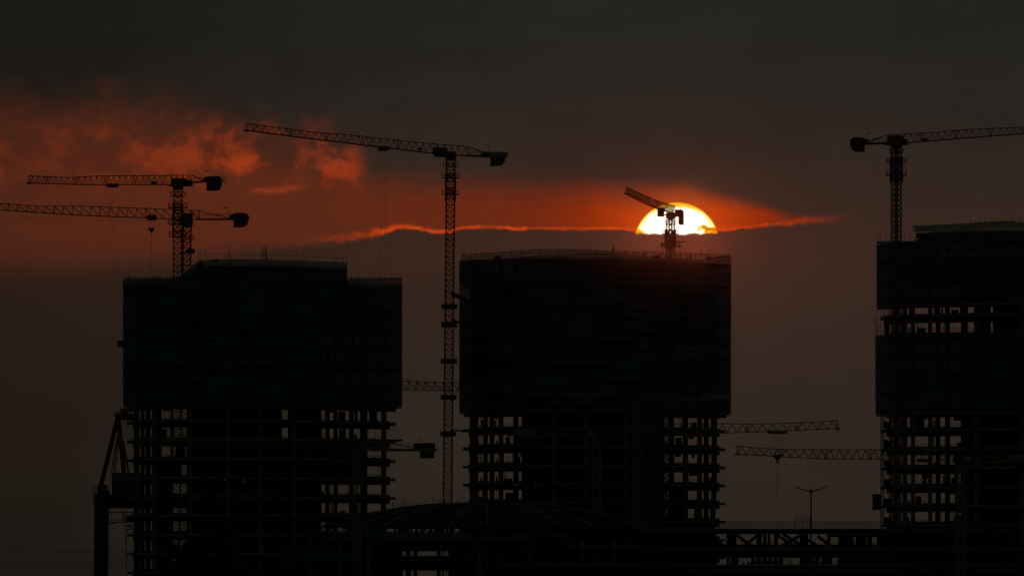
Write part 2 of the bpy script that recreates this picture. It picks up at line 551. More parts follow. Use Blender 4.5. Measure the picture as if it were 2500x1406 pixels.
class Tower:
    """A curved block: front line given as (photo column, depth) pairs, floors at given heights."""

    def __init__(s, name, label, front, thick, xl, xr, zs, cat='building', group=None):
        s.front = front
        s.T = thick
        s.xl, s.xr = xl, xr
        s.zs = zs
        mid = 0.5 * (xl + xr)
        s.o = thing(name, label, cat, (X(mid, s.Y(mid)), s.Y(mid) + thick / 2, 0), group)

    def Y(s, p):
        return smooth(s.front, p)

    def ring(s, x0, x1, off_f, off_b, step=14):
        f = [(X(p, s.Y(p) + off_f), s.Y(p) + off_f) for p in frange(x0, x1, step)]
        b = [(X(p, s.Y(p) + s.T + off_b), s.Y(p) + s.T + off_b) for p in frange(x0, x1, step)]
        return f, b

    def slab(s, z, x0, x1, off_f=0.0, off_b=0.0, th=0.5, name='floor_slab', mat='concrete'):
        f, b = s.ring(x0, x1, off_f, off_b)
        m = MB()
        n = len(f)
        v = [(x, y, z - th) for x, y in f] + [(x, y, z - th) for x, y in b] + [(x, y, z) for x, y in f] + [(x, y, z) for x, y in b]
        fs = []
        for i in range(n - 1):
            fs += [(i, i + n, i + 1 + n, i + 1), (2 * n + i, 2 * n + i + 1, 3 * n + i + 1, 3 * n + i),
                   (i, i + 1, 2 * n + i + 1, 2 * n + i), (n + i, 3 * n + i, 3 * n + i + 1, n + i + 1)]
        fs += [(0, 2 * n, 3 * n, n), (n - 1, 2 * n - 1, 4 * n - 1, 3 * n - 1)]
        return m.add(v, fs).build(name, mat, s.o)

    def pbox(s, p0, p1, off0, off1, z0, z1, name, mat, parent=None):
        """box between photo columns p0..p1, from off0 to off1 metres behind the front line"""
        pm = 0.5 * (p0 + p1)
        y = s.Y(pm)
        ym = y + 0.5 * (off0 + off1)
        return MB().box(X(p0, ym), X(p1, ym), y + off0, y + off1, z0, z1).build(name, mat, parent or s.o)

    def strip(s, p0, p1, off, z0, z1, th, name, mat, step=20):
        """thin upright band that follows the plan curve"""
        m = MB()
        ps = frange(p0, p1, step)
        for a, b in zip(ps, ps[1:]):
            ya, yb = s.Y(a) + off, s.Y(b) + off
            m.hexa([(X(a, ya), ya, z0), (X(b, yb), yb, z0), (X(b, yb), yb + th, z0), (X(a, ya), ya + th, z0),
                    (X(a, ya), ya, z1), (X(b, yb), yb, z1), (X(b, yb), yb + th, z1), (X(a, ya), ya + th, z1)])
        return m.build(name, mat, s.o)

    def rail(s, p0, p1, off, z, gap=6, h=1.1):
        m = MB()
        ps = frange(p0, p1, gap)
        pts = [Vector((X(p, s.Y(p) + off), s.Y(p) + off, z)) for p in ps]
        for i, a in enumerate(pts):
            m.bar(a, a + Vector((0, 0, h)), 0.07)
            if i:
                for k in (0.55, 1.0):
                    m.bar(pts[i - 1] + Vector((0, 0, h * k)), a + Vector((0, 0, h * k)), 0.07)
        return m.build('guard_rail', 'pole', s.o)

    def clutter(s, spans, off, z, hmax=0.9):
        """stacked material along the slab edge"""
        m = MB()
        for p0, p1 in spans:
            p = p0
            while p < p1 - 1:
                w = random.uniform(2, 6)
                h = random.uniform(0.15, hmax)
                y = s.Y(p) + off + random.uniform(0, 1.5)
                m.box(X(p, y), X(min(p + w, p1), y), y, y + random.uniform(0.4, 1.2), z, z + h)
                p += w + random.uniform(0, 2)
        return m.build('stacked_material', 'dark_concrete', s.o, kind='stuff')

    def props(s, opens, rows, dens=1.0):
        for k in rows:
            z0, z1 = s.zs[k], s.zs[k + 1] - 0.5
            m = MB()
            for a, b in opens:
                if b - a < 6:
                    continue
                y = s.Y((a + b) / 2) + s.T * random.uniform(0.2, 0.8)
                if random.random() < 0.55 * dens:
                    for _ in range(random.randint(1, 4)):
                        p = random.uniform(a, b)
                        m.bar((X(p, y), y, z0), (X(p + random.uniform(-1, 1), y), y, z1), random.uniform(0.08, 0.16))
                if random.random() < 0.35 * dens:
                    w = random.uniform(0.3, 0.8) * (b - a)
                    p = random.uniform(a, b - w)
                    h = random.uniform(0.3, 0.75) * (z1 - z0)
                    m.box(X(p, y), X(p + w, y), y, y + 0.4, z0, z0 + h)
                if random.random() < 0.22 * dens:
                    w = random.uniform(0.3, 0.9) * (b - a)
                    p = random.uniform(a, b - w)
                    h = random.uniform(0.2, 0.5) * (z1 - z0)
                    m.hexa([(X(p, y), y, z1 - h), (X(p + w, y), y, z1 - h * random.uniform(.5, 1)), (X(p + w, y), y + .1, z1 - h), (X(p, y), y + .1, z1 - h),
                            (X(p, y), y, z1), (X(p + w, y), y, z1), (X(p + w, y), y + .1, z1), (X(p, y), y + .1, z1)])
            if m.v:
                m.build('prop_stack', 'dark_concrete', s.o, kind='stuff')

    def nets(s, p0, p1, off_f, off_b, z0, ztop, lift, ncol, back_cols, mat='net', skip=(), yref=None):
        """safety net in separate panels, lift by lift, on the front, the back and the two ends"""
        def panel(a, b, off, zl, zh_a, zh_b, back=False):
            m = MB()
            ps = frange(a, b, (b - a) / 4)
            rows = 3
            ph = random.uniform(0, 6)
            for j in range(rows):
                for i, p in enumerate(ps):
                    u = i / (len(ps) - 1)
                    zh = zh_a + (zh_b - zh_a) * u
                    t = j / (rows - 1)
                    z = zl + (zh - zl) * t
                    bow = math.sin(t * math.pi) * (0.22 + 0.15 * math.sin(ph + u * 5)) + random.uniform(-.04, .04)
                    y = s.Y(p) + off + (bow if back else -bow)
                    m.v.append((X(p, y), y, z))
            n = len(ps)
            for j in range(rows - 1):
                for i in range(n - 1):
                    k = j * n + i
                    m.f.append((k, k + 1, k + n + 1, k + n))
            m.build('net_panel', mat, s.o)

        rows = []
        z = z0
        zmax = max(ztop(p) for p in frange(p0, p1, 8))
        while z < zmax - 0.3:
            rows.append((z, min(z + lift, zmax)))
            z += lift
        edges = frange(p0, p1, (p1 - p0) / ncol)
        for r, (zl, zh) in enumerate(rows):
            for c, (a, b) in enumerate(zip(edges, edges[1:])):
                ta, tb = ztop(a + 0.5), ztop(b - 0.5)
                if zl > max(ta, tb) - 0.25 or (r, c) in skip:
                    continue
                panel(a, b, off_f, zl + 0.03, max(zl + 0.1, min(zh - 0.03, ta)), max(zl + 0.1, min(zh - 0.03, tb)))
        eb = frange(p0, p1, (p1 - p0) / back_cols)
        for zl, zh in [(rows[i][0], rows[min(i + 1, len(rows) - 1)][1]) for i in range(0, len(rows), 2)]:
            for a, b in zip(eb, eb[1:]):
                t = min(ztop(a + 0.5), ztop(b - 0.5), zh)
                if zl > t - 0.25:
                    continue
                panel(a, b, s.T + off_b, zl + 0.03, t - 0.03, t - 0.03, True)
            for p in (p0, p1):
                t = min(ztop(p), zh)
                if zl > t - 0.25:
                    continue
                m = MB()
                y0, y1 = s.Y(p) + off_f, s.Y(p) + s.T + off_b
                q = 6
                for j in range(3):
                    for i in range(q + 1):
                        y = y0 + (y1 - y0) * i / q
                        zz = zl + (t - zl) * j / 2
                        x = X(p, y) + (0.15 if p == p1 else -0.15) * math.sin(j * math.pi / 2) + random.uniform(-.06, .06)
                        m.v.append((x, y, zz))
                for j in range(2):
                    for i in range(q):
                        k = j * (q + 1) + i
                        m.f.append((k, k + 1, k + q + 2, k + q + 1))
                m.build('net_panel', mat, s.o)
        return rows

    def ledgers(s, p0, p1, off, rows, ztop, keep=0.55):
        """scaffold deck edges between the net lifts: short lengths of board, broken by gaps; gathered in one piece"""
        if not hasattr(s, 'decks'):
            s.decks = MB()
        for zl, zh in rows[1:]:
            p = p0
            while p < p1 - 4:
                run = random.uniform(40, 120)
                if random.random() < keep:
                    q = p
                    while q < min(p + run, p1 - 4):
                        y = s.Y(q) + off
                        if zl < ztop(q) - 0.6:
                            s.decks.box(X(q, y), X(q + 2.6, y), y, y + 0.1, zl - 0.11, zl + 0.11)
                        q += 4.6
                p += run

    def finish(s):
        s.decks.build('scaffold_deck', 'board', s.o, kind='stuff')

    def pole_row(s, spec, off, mat='pole'):
        """spec: (photo column, top row, foot row)"""
        for p, yt, yb in spec:
            y = s.Y(p) + off
            m = MB().bar((X(p, y), y, Z(yb, y)), (X(p + random.uniform(-.6, .6), y), y, Z(yt, y)), 0.09)
            m.build('scaffold_pole', mat, s.o)


def split(ranges, lo, hi):
    """complement of open ranges within lo..hi"""
    out_, x = [], lo
    for a, b in sorted(ranges):
        if a > x:
            out_.append((x, a))
        x = max(x, b)
    if x < hi:
        out_.append((x, hi))
    return out_


def build_frame(t, ztop_slab, slabs_x, cols_front, cols_back, walls, row_walls, splay=(), col_w=1.3, beam_spans=None, rail_rows=None, back_beam=(1.0, 0.75)):
    """slabs, columns, shear walls, edge beams and rails of one tower"""
    xl, xr = slabs_x
    zs = t.zs
    for z in zs:
        t.slab(z, xl, xr)
    top = ztop_slab
    for p, w in cols_front:
        y = t.Y(p)
        x0, x1 = X(p - w / 2, y + 2), X(p + w / 2, y + 2)
        dxs = dict(splay).get(p, 0.0)
        zk = zs[4] if len(zs) > 4 else zs[-1]
        m = MB()
        m.box(x0, x1, y + 1.4, y + 2.9, zk, top)
        m.hexa([(x0 + dxs, y + 1.4, 0), (x1 + dxs, y + 1.4, 0), (x1 + dxs, y + 2.9, 0), (x0 + dxs, y + 2.9, 0), (x0, y + 1.4, zk), (x1, y + 1.4, zk), (x1, y + 2.9, zk), (x0, y + 2.9, zk)])
        m.build('column', 'concrete', t.o)
    for p, w in cols_back:
        t.pbox(p - w / 2, p + w / 2, t.T - 3.0, t.T - 1.6, 0, top, 'column', 'concrete')
    for a, b in walls:
        t.pbox(a, b, t.T * 0.5, t.T * 0.5 + 0.6, 0, top, 'shear_wall', 'dark_concrete')
    for a, b, z0, z1 in row_walls:
        t.pbox(a, b, t.T * 0.5 + 1.0, t.T * 0.5 + 1.5, z0, z1, 'infill_wall', 'dark_concrete')
    for i, z in enumerate(zs):
        t.strip(xl + 14, xr - 14, t.T - 1.0, z - 0.5 - back_beam[0], z - 0.51, 0.5, 'edge_beam', 'concrete', 30)
        t.strip(xl + 14, xr - 14, t.T - 1.2, z + 0.005, z + back_beam[1] * random.uniform(0.75, 1.1), 0.3, 'kerb_wall', 'dark_concrete', 30)


# ---- left tower
D1 = 2268.0
front1 = [(296, D1 + 34), (310, D1 + 27), (340, D1 + 15), (390, D1 + 5), (470, D1), (600, D1 + 3), (700, D1 + 9), (800, D1 + 18), (900, D1 + 30), (985, D1 + 42)]
z_of = lambda y, Y: Z(y, Y)
zs1 = [z_of(1394.6 - 46.2 * k, D1 + 4) for k in range(0, 16)]
zs1 = [z for z in zs1 if z < z_of(692, D1 + 4)]
T1 = Tower('tower_block', 'left concrete tower under construction wrapped in dark green netting, beside the two stacked cranes', front1, 22.0, 310, 966, zs1)
top1 = z_of(697, D1 + 4)
open1 = [(341, 344), (353, 355), (368, 371), (395, 416), (420, 456), (689, 703), (785, 794), (804, 814), (824, 852), (864, 879), (897, 931)]
walls1 = split(open1, 327, 931)
rows1 = zs1


def rowz(t, k):
    return (t.zs[k], t.zs[k + 1])


rw1 = []
nz = len(zs1)
# storeys counted from the floor at the bottom of the frame (0) upwards; the open zone is 0..8
for k in range(nz - 1):
    z0, z1 = rowz(T1, k)
    if k not in (6, 7, 8):
        rw1.append((394, 417, z0, z1))
    if k not in (7, 8):
        rw1.append((688, 704, z0, z1))
    if k in (5, 6):
        rw1.append((783, 896, z0, z1))
    if k in (5,):
        rw1.append((418, 443, z0, z1))
    if k in (0, 1, 2):
        rw1.append((783, 932, z0, z1)) if k < 1 else None
    if k > 8 and k not in (10, 11, 12):
        rw1.append((784, 932, z0, z1))
        rw1.append((394, 458, z0, z1))
build_frame(T1, top1, (310, 966), [(336, 9), (377, 12), (464, 9), (556, 10), (637, 10), (718, 10), (937, 13)],
            [(420, 5), (800, 9), (819, 9), (858, 11), (888, 16)], walls1, rw1, splay=((937, -0.9), (336, 1.2)))
T1.rail(330, 940, 20.5, zs1[7], 6)
T1.rail(330, 940, 20.5, zs1[6], 6)
for k in (1, 2, 3, 4, 5):
    T1.rail(780, 935, 20.5, zs1[k], 5)
for k in range(1, 9):
    T1.clutter([(394, 416), (785, 852), (864, 880), (897, 925)], 18.0, zs1[k], 0.9)
# netted part
zb1 = z_of(986, D1 + 4)
top_pts1 = [(296, 683), (330, 683), (395, 682), (420, 674), (450, 672), (500, 678), (846, 684), (985, 683)]
ztop1 = lambda p: z_of(interp(top_pts1, p), T1.Y(p))
rows = T1.nets(301, 981, -1.3, 1.3, zb1, ztop1, 2.05, 10, 4)
T1.ledgers(400, 979, -1.55, rows, ztop1, 0.6)
T1.slab(zb1 + 0.02, 306, 972, -0.9, 0.9, 0.25, 'scaffold_platform', 'board')
T1.slab(zb1 - 0.45, 312, 966, -0.2, 0.2, 0.5, 'transfer_beam', 'dark_concrete')
T1.slab(ztop1(330) - 1.7, 306, 972, -0.6, 0.6, 0.4, 'roof_slab', 'dark_concrete')
# set-back upper storeys
U1 = Tower.__new__(Tower)
U1.front = [(p, y + 4.0) for p, y in front1]
U1.decks = T1.decks
U1.T, U1.xl, U1.xr, U1.zs, U1.o = 14.0, 452, 846, [], T1.o
top_ptsU = [(440, 668), (455, 658), (470, 645), (486, 637), (520, 633), (600, 633), (720, 636), (848, 641)]
ztopU = lambda p: z_of(interp(top_ptsU, p), U1.Y(p))
rowsU = U1.nets(452, 847, -0.8, 0.8, ztop1(700) - 1.0, lambda p: ztopU(p) - 0.9, 2.05, 7, 3)
U1.ledgers(500, 845, -1.0, rowsU, ztopU, 0.8)
U1.slab(ztopU(600) - 1.6, 480, 844, 0.5, -0.5, 0.5, 'roof_slab', 'dark_concrete')
U1.strip(486, 842, 7.0, ztop1(700) - 1.4, ztopU(600) - 2.1, 0.4, 'shear_wall', 'dark_concrete', 40)
ps = frange(486, 847, 45)
for a, b in zip(ps, ps[1:]):
    m = MB()
    ya, yb = U1.Y(a) - 0.9, U1.Y(b) - 0.9
    za, zb = ztopU(a), ztopU(b)
    m.add([(X(a, ya), ya, za - 1.0), (X(b, yb), yb, zb - 1.0), (X(b, yb), yb - 0.05, zb + 0.0), (X(a, ya), ya - 0.05, za + 0.0)], [(0, 1, 2, 3)])
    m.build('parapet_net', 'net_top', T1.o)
y0_ = U1.Y(455) - 1.0
y1_ = U1.Y(490) - 1.0
MB().add([(X(438, y0_), y0_, Z(684, y0_)), (X(496, y1_), y1_, Z(684, y1_)), (X(496, y1_), y1_ - .1, Z(635, y1_)), (X(484, y1_), y1_ - .1, Z(638, y1_)), (X(468, y0_), y0_ - .1, Z(650, y0_)), (X(446, y0_), y0_ - .1, Z(669, y0_))],
         [(0, 1, 2, 3, 4, 5)]).build('sloping_net', 'net', T1.o)
U1.clutter([(505, 530)], 2.0, ztopU(515) - 0.6, 0.9)
pr = []
for p in range(488, 848, 7):
    if random.random() < 0.75:
        b_ = interp(top_ptsU, p)
        pr.append((p + random.uniform(-2, 2), b_ - random.choice([5, 8, 12, 16, 22]), b_ + 3))
pr += [(485, 604, 640), (501, 607, 640), (560, 606, 640), (846, 616, 660), (820, 612, 645), (742, 612, 645)]
U1.pole_row(pr, -0.9)
m = MB()
for a, b in ((486, 700), (700, 847)):
    ya, yb = U1.Y(a) - 0.9, U1.Y(b) - 0.9
    m.bar((X(a, ya), ya, Z(619 if a < 600 else 624, ya)), (X(b, yb), yb, Z(624 if a < 600 else 631, yb)), 0.08)
m.build('roof_rail', 'pole', T1.o)
# little ladder frame on the roof
m = MB()
yl = U1.Y(646) + 2
for p in (642.5, 649.5):
    m.bar((X(p, yl), yl, Z(636, yl)), (X(p, yl), yl, Z(603, yl)), 0.16)
for q in (604, 611, 618, 625, 631):
    m.bar((X(642.5, yl), yl, Z(q, yl)), (X(649.5, yl), yl, Z(q, yl)), 0.16)
m.build('ladder_frame', 'pole', T1.o)
pr = [(305, 668, 686), (313, 664, 684), (316, 662, 684), (330, 674, 684), (349, 675, 684), (370, 672, 684), (387, 673, 684), (393, 674, 684), (400, 668, 682), (408, 667, 680), (416, 666, 677)]
pr += [(p, random.choice([665, 668, 674]), 684) for p in (858, 866, 876, 889, 905, 925, 938, 952, 966, 974, 980)]
pr += [(p + random.uniform(-3, 3), 684 - random.choice([6, 9, 13]), 686) for p in list(range(322, 395, 11)) + list(range(860, 978, 9))]
T1.pole_row(pr, -1.2)
for a, b in ((302, 340), (340, 395), (850, 894), (894, 938), (938, 981)):
    m = MB()
    ya, yb = T1.Y(a) - 1.35, T1.Y(b) - 1.35
    m.add([(X(a, ya), ya, ztop1(a) - 0.1), (X(b, yb), yb, ztop1(b) - 0.1), (X(b, yb), yb, ztop1(b) + 0.5), (X(a, ya), ya, ztop1(a) + 0.5)], [(0, 1, 2, 3)])
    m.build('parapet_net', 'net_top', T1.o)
# short tube ends sticking out of the net's edges
for side, t, ys in ((301, T1, range(700, 985, 15)), (981, T1, range(695, 985, 12))):
    for yy in ys:
        y = t.Y(side) + random.uniform(0, 2)
        d = -1 if side < 600 else 1
        p1 = side + d * random.uniform(1.5, 4.5)
        MB().bar((X(side - d * 2, y), y, Z(yy, y)), (X(p1, y), y, Z(yy + random.uniform(-1, 1), y)), 0.12).build('tube_end', 'pole', t.o)
# blue tarp, loading platform at the left edge
y = T1.Y(797) - 1.7
MB().box(X(787, y), X(808, y), y - 0.1, y, Z(838, y), Z(822, y)).build('tarp', 'tarp', T1.o)
y = T1.Y(301) + 4
lp = MB().box(X(286, y), X(304, y), y, y + 4, Z(845, y), Z(831, y)).box(X(285, y), X(304, y), y - 0.2, y + 4.2, Z(846.5, y), Z(845.2, y)).build('loading_platform', 'dark_concrete', T1.o)
# loading platform on hangers at the right end, lower floors
y = T1.Y(960) + 4
m = MB().box(X(930, y), X(981, y), y - 3, y + 3, Z(1077, y), Z(1073, y)).box(X(965, y), X(983, y), y - 3, y + 3, Z(1075, y), Z(1072.6, y))
m.build('loading_platform', 'dark_concrete', T1.o)
for a, b in ((967, 980), (962, 969), (955, 962), (948, 955)):
    MB().bar((X(a, y), y, Z(1029, y)), (X(b, y), y, Z(1073, y)), 0.07).build('hanger_cable', 'rope', T1.o)

T1.props(open1, range(0, 9))
T1.finish()

# ---- middle tower
D2 = 2312.0
front2 = [(1115, D2 + 36), (1130, D2 + 28), (1160, D2 + 17), (1220, D2 + 6), (1330, D2), (1450, D2 + 3), (1560, D2 + 11), (1670, D2 + 23), (1740, D2 + 34), (1790, D2 + 44)]
zs2 = [z_of(1358.5 - 45.0 * k, D2 + 3) for k in range(0, 17)]
zs2 = [z for z in zs2 if z < z_of(640, D2 + 3)]
T2 = Tower('tower_block', 'middle concrete tower under construction in dark netting, the sun setting over its flat roof', front2, 22.0, 1130, 1771, zs2)
top2 = z_of(634.2, D2 + 8) - 0.42
open2 = [(1168, 1179.5), (1191, 1195), (1207, 1217), (1229, 1253), (1266, 1273.5), (1623, 1632), (1646, 1667), (1680, 1702), (1714, 1718), (1730, 1738)]
walls2 = split(open2, 1148, 1738)
rw2 = []
for k in range(len(zs2) - 1):
    z0, z1 = rowz(T2, k)
    if k < 3:
        rw2.append((1166, 1276, z0, z1))
    if k < 2:
        rw2.append((1620, 1739, z0, z1))
    if k in (2, 3):
        rw2.append((1644, 1679, z0, z1))
    if k == 6:
        rw2.append((1264, 1276, z0, z1))
    if k > 8 and k not in (9, 11):
        rw2.append((1166, 1276, z0, z1))
        rw2.append((1620, 1739, z0, z1))
build_frame(T2, top2, (1130, 1771), [(1157, 21), (1185, 11), (1201, 11), (1223, 12), (1353, 12), (1431, 12), (1527, 14), (1673, 13), (1744, 13), (1708, 12)],
            [(1260, 12), (1638, 12), (1724, 12)], walls2, rw2, splay=((1744, -1.3), (1708, -0.5), (1673, -0.3)))
for k in range(2, 8):
    T2.rail(1160, 1276, 20.5, zs2[k], 5)
    T2.rail(1640, 1745, 20.5, zs2[k], 5)
    T2.clutter([(1168, 1180), (1207, 1217), (1229, 1253), (1646, 1667), (1730, 1738)], 18.0, zs2[k], 0.85)
zb2 = z_of(1001, D2 + 3)
top_pts2 = [(1115, 622), (1127, 622), (1240, 615), (1310, 609), (1400, 609), (1470, 613), (1560, 614.5), (1640, 617), (1783, 622.5), (1790, 623)]
sol_pts2 = [(1115, 632), (1180, 633), (1240, 630), (1330, 623), (1400, 620), (1470, 617), (1530, 622), (1560, 627), (1640, 629), (1720, 632), (1765, 629), (1783, 624), (1790, 624)]
ztop2 = lambda p: z_of(interp(sol_pts2, p), T2.Y(p) - 1.3)
zhigh2 = lambda p: z_of(interp(top_pts2, p), T2.Y(p) - 1.3)
rows = T2.nets(1122, 1784, -1.3, 1.3, zb2, ztop2, 2.0, 10, 4, skip=[(14, 0), (15, 0), (14, 1)])
T2.ledgers(1290, 1782, -1.55, rows, ztop2, 0.55)
T2.slab(zb2 + 0.02, 1127, 1780, -0.9, 0.9, 0.25, 'scaffold_platform', 'board')
T2.slab(zb2 - 0.45, 1133, 1774, -0.2, 0.2, 0.5, 'transfer_beam', 'dark_concrete')
T2.slab(z_of(633.5, D2 + 8), 1128, 1778, -0.5, 0.5, 0.4, 'roof_slab', 'dark_concrete')
ps = [1127, 1180, 1240, 1310, 1380, 1440, 1500, 1560, 1620, 1680, 1735, 1782]
for a, b in zip(ps, ps[1:]):
    m = MB()
    n = 6
    for j in range(2):
        for i in range(n + 1):
            p = a + (b - a) * i / n
            y = T2.Y(p) - 1.35
            m.v.append((X(p, y), y + random.uniform(-.05, .05), (ztop2(p) - 0.05) if j == 0 else zhigh2(p)))
    for i in range(n):
        m.f.append((i, i + 1, n + 2 + i, n + 1 + i))
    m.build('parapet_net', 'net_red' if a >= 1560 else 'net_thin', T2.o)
# parapet posts and rails
m = MB()
ps = frange(1127, 1782, 12)
pts = []
for p in ps:
    y = T2.Y(p) - 1.45
    pts.append((Vector((X(p, y), y, zhigh2(p))), Vector((X(p, y), y, ztop2(p) - 0.2))))
for i, (a, b) in enumerate(pts):
    if i % 2 == 0:
        m.bar(a + Vector((0, 0, 0.15)), b, 0.09)
    if i:
        m.bar(pts[i - 1][0], a, 0.1)
        m.bar((pts[i - 1][0] + pts[i - 1][1]) * .5, (a + b) * .5, 0.07)
m.build('parapet_rail', 'pole', T2.o)
T2.pole_row([(1130, 600, 625), (1587, 607, 622), (1712, 606, 625), (1782, 610, 640), (1659, 612, 622), (1161, 613, 622), (1187, 614, 622), (1307, 603, 612), (1573, 609, 620), (1577, 611, 620)] +
            [(p, interp(top_pts2, p) - random.choice([1, 2, 3, 4]), interp(top_pts2, p) + 5) for p in range(1340, 1780, 17)] +
            [(p + random.uniform(-4, 4), interp(top_pts2, p) - random.choice([4, 6, 9]), interp(top_pts2, p) + 8) for p in range(1136, 1780, 23)], -1.4)
for yy in range(640, 1000, 13):
    for side, d in ((1122, -1), (1784, 1)):
        y = T2.Y(side) + random.uniform(0, 2)
        MB().bar((X(side - d * 2, y), y, Z(yy, y)), (X(side + d * random.uniform(1, 4), y), y, Z(yy + random.uniform(-1, 1), y)), 0.12).build('tube_end', 'pole', T2.o)
# formwork stacks on the roof
for p0, p1, q in ((1593, 1612, 620), (1568, 1575, 618), (1722, 1736, 621.5), (1683, 1689, 621), (1205, 1222, 624), (1674, 1676, 618)):
    y = T2.Y(0.5 * (p0 + p1)) + 1.5
    m = MB()
    zb_ = z_of(634, y)
    zt_ = Z(q, y)
    n = max(1, int((p1 - p0) / 4))
    for i in range(n):
        a = p0 + (p1 - p0) * i / n
        m.box(X(a, y), X(a + (p1 - p0) / n - 0.2, y), y, y + 1.2, zb_, zt_ - random.uniform(0, 0.5))
    m.build('formwork_stack', 'dark_concrete', T2.o)

T2.props(open2, range(1, 8))
T2.finish()

# ---- right tower
D3 = 2288.0
front3 = [(2130, D3 + 30), (2150, D3 + 24), (2200, D3 + 15), (2280, D3 + 8), (2400, D3 + 2), (2500, D3), (2620, D3 + 4), (2720, D3 + 14), (2780, D3 + 26)]
zs3 = [z_of(1372.0 - 46.5 * k, D3 + 8) for k in range(0, 19)]
zs3 = [z for z in zs3 if z < z_of(585, D3 + 8)]
T3 = Tower('tower_block', 'right concrete tower under construction at the picture edge, with a gap in its netting', front3, 22.0, 2150, 2770, zs3)
top3 = z_of(593, D3 + 15) - 0.42
open3 = [(2157, 2174), (2196, 2203.5), (2215, 2224), (2234, 2266), (2276, 2285), (2296, 2307.5), (2319, 2346)]
walls3 = split(open3, 2182, 2766)
hi_open3 = [(2363, 2378), (2419, 2424)]
walls3 = [w for w in walls3 if w[1] < 2360]
rw3 = []
# storeys seen through the gap in the netting: 12, 13
for k in range(len(zs3) - 1):
    z0, z1 = rowz(T3, k)
    gap = k in (12, 13)
    op = [(2363, 2378), (2419, 2424)] if gap else []
    for a, b in split(op, 2346, 2766):
        rw3.append((a, b, z0, z1))
    if k < 2:
        rw3.append((2180, 2346, z0, z1)) if k == 0 else rw3.append((2180, 2294, z0, z1))
    if 8 < k and not gap and k not in (10, 11, 14):
        rw3.append((2190, 2350, z0, z1))
build_frame(T3, top3, (2150, 2770), [(2188, 15), (2209, 11), (2229, 9), (2271, 10), (2384, 12), (2495, 12), (2600, 12)],
            [(2290, 11), (2313, 11), (2352, 12)], walls3, rw3)
for k in range(1, 8):
    T3.rail(2190, 2350, 20.5, zs3[k], 5)
    T3.clutter([(2157, 2178), (2234, 2266), (2296, 2308), (2319, 2346)], 18.0, zs3[k], 0.85)
zb3 = z_of(1008, D3 + 15)
zt_lo3 = z_of(815, D3 + 15)
rows = T3.nets(2138, 2776, -1.3, 1.3, zb3, lambda p: zt_lo3, 2.0, 10, 3)
T3.ledgers(2240, 2774, -1.55, rows, lambda p: zt_lo3, 0.5)
T3.slab(zb3 + 0.02, 2140, 2775, -0.9, 0.9, 0.3, 'scaffold_platform', 'board')
zb3u = z_of(744, D3 + 15)
top_pts3 = [(2130, 592), (2232, 590), (2233, 566), (2300, 564), (2375, 559), (2480, 557), (2500, 557), (2640, 556), (2780, 560)]
ztop3 = lambda p: z_of(interp(top_pts3, p), T3.Y(p) - 1.3)
rows = T3.nets(2141, 2776, -1.3, 1.3, zb3u, ztop3, 2.0, 14, 3)
T3.ledgers(2280, 2774, -1.55, rows, ztop3, 0.5)
T3.slab(zb3u + 0.02, 2142, 2775, -0.9, 0.9, 0.3, 'scaffold_platform', 'board')
T3.slab(z_of(592.5, D3 + 15), 2148, 2772, -0.5, 0.5, 0.4, 'roof_slab', 'dark_concrete')
T3.slab(z_of(568, D3 + 10), 2236, 2772, 0.5, -0.5, 0.4, 'roof_slab', 'dark_concrete')
T3.strip(2240, 2768, 8.0, z_of(592, D3 + 15), z_of(569, D3 + 10), 0.5, 'shear_wall', 'dark_concrete', 60)
hi_pts3 = [(2229, 552), (2300, 549), (2375, 546), (2380, 543), (2478, 540), (2480, 544), (2500, 545), (2640, 544), (2780, 548)]
ps = [2231, 2268, 2304, 2340, 2378, 2412, 2446, 2479, 2515, 2560, 2610, 2665, 2720, 2774]
for a, b in zip(ps, ps[1:]):
    ya, yb = T3.Y(a) - 1.35, T3.Y(b) - 1.35
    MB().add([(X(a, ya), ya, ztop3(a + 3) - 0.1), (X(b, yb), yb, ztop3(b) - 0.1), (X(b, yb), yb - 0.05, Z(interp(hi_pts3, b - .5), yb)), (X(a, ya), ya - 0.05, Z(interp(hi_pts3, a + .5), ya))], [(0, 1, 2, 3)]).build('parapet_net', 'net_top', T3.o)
for a, b in ((2141, 2172), (2172, 2204), (2204, 2231)):
    ya, yb = T3.Y(a) - 1.35, T3.Y(b) - 1.35
    MB().add([(X(a, ya), ya, Z(593, ya)), (X(b, yb), yb, Z(593, yb)), (X(b, yb), yb, Z(588, yb)), (X(a, ya), ya, Z(589, ya))], [(0, 1, 2, 3)]).build('parapet_net', 'net_top', T3.o)
T3.pole_row([(2143, 570, 595), (2149, 560, 595), (2161, 567, 593), (2208, 561, 592), (2221, 557, 592), (2215, 584, 592), (2228, 545, 566)] +
            [(p, interp(hi_pts3, p) - random.choice([3, 6, 8, 12, 20]), interp(hi_pts3, p) + 12) for p in range(2239, 2560, 11)], -1.4)
m = MB()
for a, b in zip(ps, ps[1:]):
    ya, yb = T3.Y(a) - 1.4, T3.Y(b) - 1.4
    m.bar((X(a, ya), ya, Z(interp(hi_pts3, a + .5), ya)), (X(b, yb), yb, Z(interp(hi_pts3, b - .5), yb)), 0.1)
ya, yb = T3.Y(2305) - 1.5, T3.Y(2375) - 1.5
m.bar((X(2305, ya), ya, Z(553, ya)), (X(2330, ya), ya, Z(558, ya)), 0.12)
m.bar((X(2330, ya), ya, Z(551, ya)), (X(2375, yb), yb, Z(558, yb)), 0.12)
m.build('parapet_rail', 'pole', T3.o)
